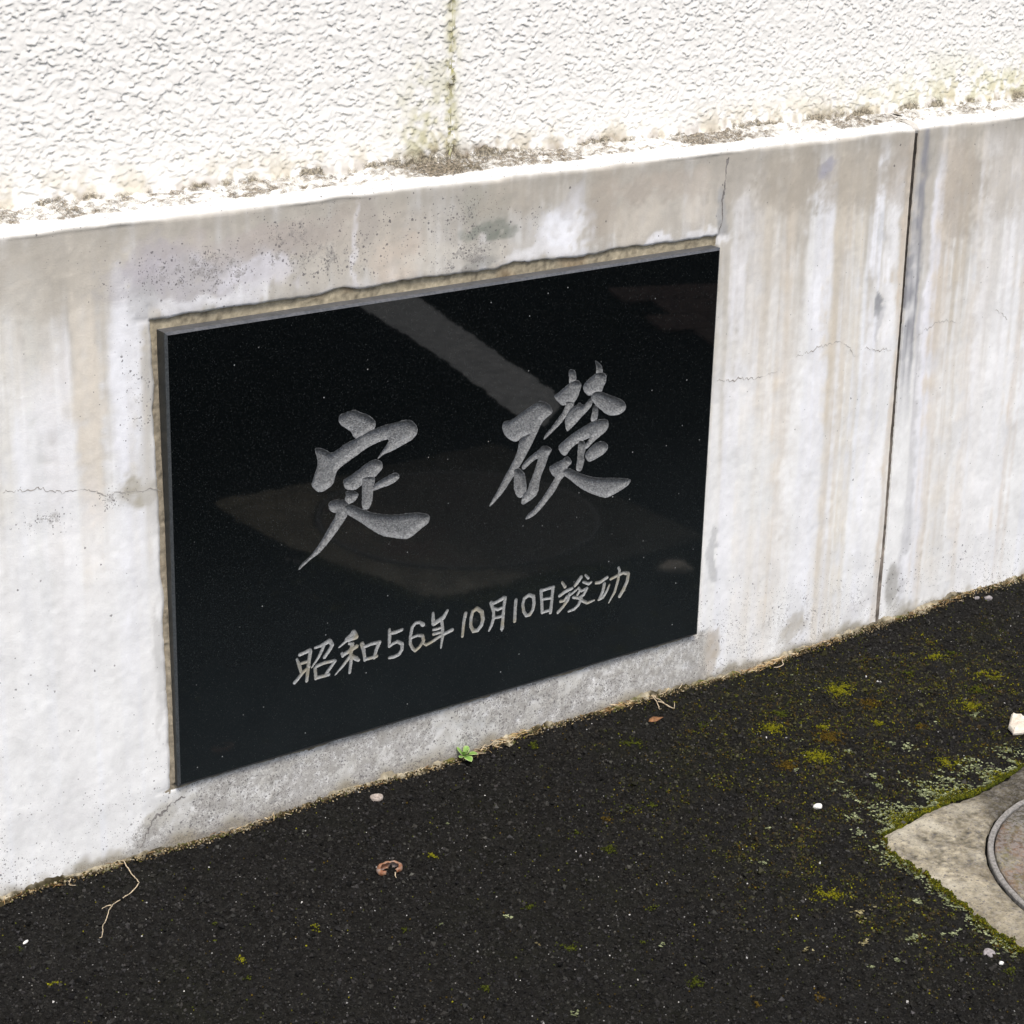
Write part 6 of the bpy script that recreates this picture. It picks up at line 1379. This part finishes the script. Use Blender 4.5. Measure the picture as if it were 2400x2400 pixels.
# curled brown leaf
M_leaf, t, b = new_mat('dead_leaf')
co = coords(t)
nz = noise(t, co, 300, 5)
cc = mixc(t, ramp(t, nz, .35, .65), (.20, .075, .032), (.33, .19, .115))
cc = mixc(t, ramp(t, noise(t, co, 110, 2), .45, .6), cc, (.24, .19, .165))
t.links.new(cc, b.inputs['Base Color']); b.inputs['Roughness'].default_value = .6
bump(t, b, noise(t, co, 700, 3), .5, .0005)
lx, ly = TH['leaf']; lz = float(ground_z(np.array([lx]), np.array([ly]))[0])
V = []; nu, nv_ = 34, 12
for i in range(nu):
    u = i / (nu - 1); A = math.radians(-75 + 300 * u)          # C shaped, open towards the camera
    for j in range(nv_):
        v_ = j / (nv_ - 1)
        wdt = .0072 * (math.sin(math.pi * (u * .86 + .07)) ** .6)
        rr_ = .0072 + .0012 * math.sin(u * 9)
        # cross-section is a half tube
        B = math.radians(-70 + 190 * v_)
        rad_ = rr_ + wdt * .36 * math.cos(B)
        hh = .0040 + wdt * .50 * math.sin(B) + .0004 * math.sin(u * 40)
        V.append((lx + rad_ * math.cos(A) * 1.15, ly + rad_ * math.sin(A) * .95, lz + max(hh, .0002)))
Fq = [(i * nv_ + j, i * nv_ + j + 1, (i + 1) * nv_ + j + 1, (i + 1) * nv_ + j) for i in range(nu - 1) for j in range(nv_ - 1)]
leaf = empty('dead_leaf', (lx, ly, lz))
tag(leaf, 'small curled rusty brown dead leaf on the asphalt below the plaque', 'dead leaf')
LI = Matrix.Translation(-leaf.location)
o = mesh_from('blade', V, Fq, M_leaf, True, None, leaf); o.matrix_parent_inverse = LI
sol = o.modifiers.new('thick', 'SOLIDIFY'); sol.thickness = .00025
o = tube('stalk', [(lx + .001, ly - .008, lz + .004), (lx - .0005, ly - .0100, lz + .0020), (lx - .0010, ly - .0125, lz + .0012)], .0005, M_twig, leaf); o.matrix_parent_inverse = LI
# flake of orange leaf under the root tangle
cx_, cy_ = TH['chip']; cz_ = float(ground_z(np.array([cx_]), np.array([cy_]))[0])
M_flake = simple_mat('orange_leaf_flake', (.24, .115, .05), .7, 300, .4)
V = [(cx_ + a * .008, cy_ + b_ * .005, cz_ + .001 + .002 * c_) for a, b_, c_ in ((-1, .1, .1), (-.5, .8, .6), (.2, .9, 1), (.9, .3, .5), (1.2, -.4, .9), (.3, -.6, .3), (-.4, -.7, .2), (0, 0, .9))]
o = mesh_from('leaf_flake', V, [(0, 6, 7), (6, 5, 7), (5, 4, 7), (4, 3, 7), (3, 2, 7), (2, 1, 7), (1, 0, 7)], M_flake, True)
tag(o, 'torn orange brown leaf flake below the tangled root stems', 'dead leaf')
sol = o.modifiers.new('thick', 'SOLIDIFY'); sol.thickness = .0003

# green seedling at the wall foot
M_green, t, b = new_mat('seedling_leaf')
co = coords(t)
nz = noise(t, co, 500, 3)
cc = mixc(t, attr(t, 'rim').outputs['Fac'], (.16, .33, .05), (.42, .50, .22))
cc = mixc(t, ramp(t, nz, .35, .7, 0, .4), cc, (.24, .36, .10))
t.links.new(cc, b.inputs['Base Color']); b.inputs['Roughness'].default_value = .5
b.inputs['Subsurface Weight'].default_value = .0
wx, wy = .305, -.0115
wz = float(ground_base(np.array([wx]), np.array([wy]))[0]) + .004
seedling = empty('seedling', (wx, wy, wz))
tag(seedling, 'small bright green seedling with round leaves growing at the plinth foot under the plaque', 'seedling')
WI = Matrix.Translation(-seedling.location)
def leaf_mesh(az, ln, wdt, elev, stem, curl=.3, tw=0.):
    ca, sa = math.cos(az), math.sin(az)
    V = []; rim = []; nu, nv_ = 9, 7
    for i in range(nu):
        u = i / (nu - 1)
        w_ = wdt * (math.sin(math.pi * min(1, u * .93 + .07)) ** .62)
        r_ = stem + u * ln
        zc = stem * math.tan(elev) + u * ln * math.tan(elev) - curl * ln * u * u
        for j in range(nv_):
            v_ = j / (nv_ - 1) * 2 - 1
            lx_ = r_; ly_ = v_ * w_; lz_ = zc + .18 * abs(v_) * w_ + tw * v_ * w_
            V.append((wx + lx_ * ca - ly_ * sa, wy + lx_ * sa + ly_ * ca, wz + lz_))
            rim.append(max(abs(v_) ** 4, 1 if u > .95 else 0))
    Fq = [(i * nv_ + j, i * nv_ + j + 1, (i + 1) * nv_ + j + 1, (i + 1) * nv_ + j) for i in range(nu - 1) for j in range(nv_ - 1)]
    o = mesh_from('leaf', V, np.array(Fq), M_green, True, {'rim': np.array(rim)}, seedling)
    o.matrix_parent_inverse = WI
    s_ = o.modifiers.new('thick', 'SOLIDIFY'); s_.thickness = .0003
    o = tube('leaf_stalk', [(wx, wy, wz), (wx + stem * .6 * ca, wy + stem * .6 * sa, wz + stem * .6 * math.tan(elev)), (wx + stem * 1.15 * ca, wy + stem * 1.15 * sa, wz + stem * 1.15 * math.tan(elev))], .0004, M_green, seedling)
    o.matrix_parent_inverse = WI
leaf_mesh(math.radians(-88), .0090, .0042, .30, .0030, .45)
leaf_mesh(math.radians(-22), .0085, .0038, .35, .0052, .40)
leaf_mesh(math.radians(20), .0060, .0034, 1.0, .0014, .5, .3)
leaf_mesh(math.radians(150), .0058, .0034, 1.05, .0014, .5, -.3)
leaf_mesh(math.radians(-150), .0068, .0026, .55, .0026, .4)
leaf_mesh(math.radians(-60), .0042, .0028, 1.15, .0010, .4)
leaf_mesh(math.radians(-120), .0040, .0026, 1.1, .0010, .4)
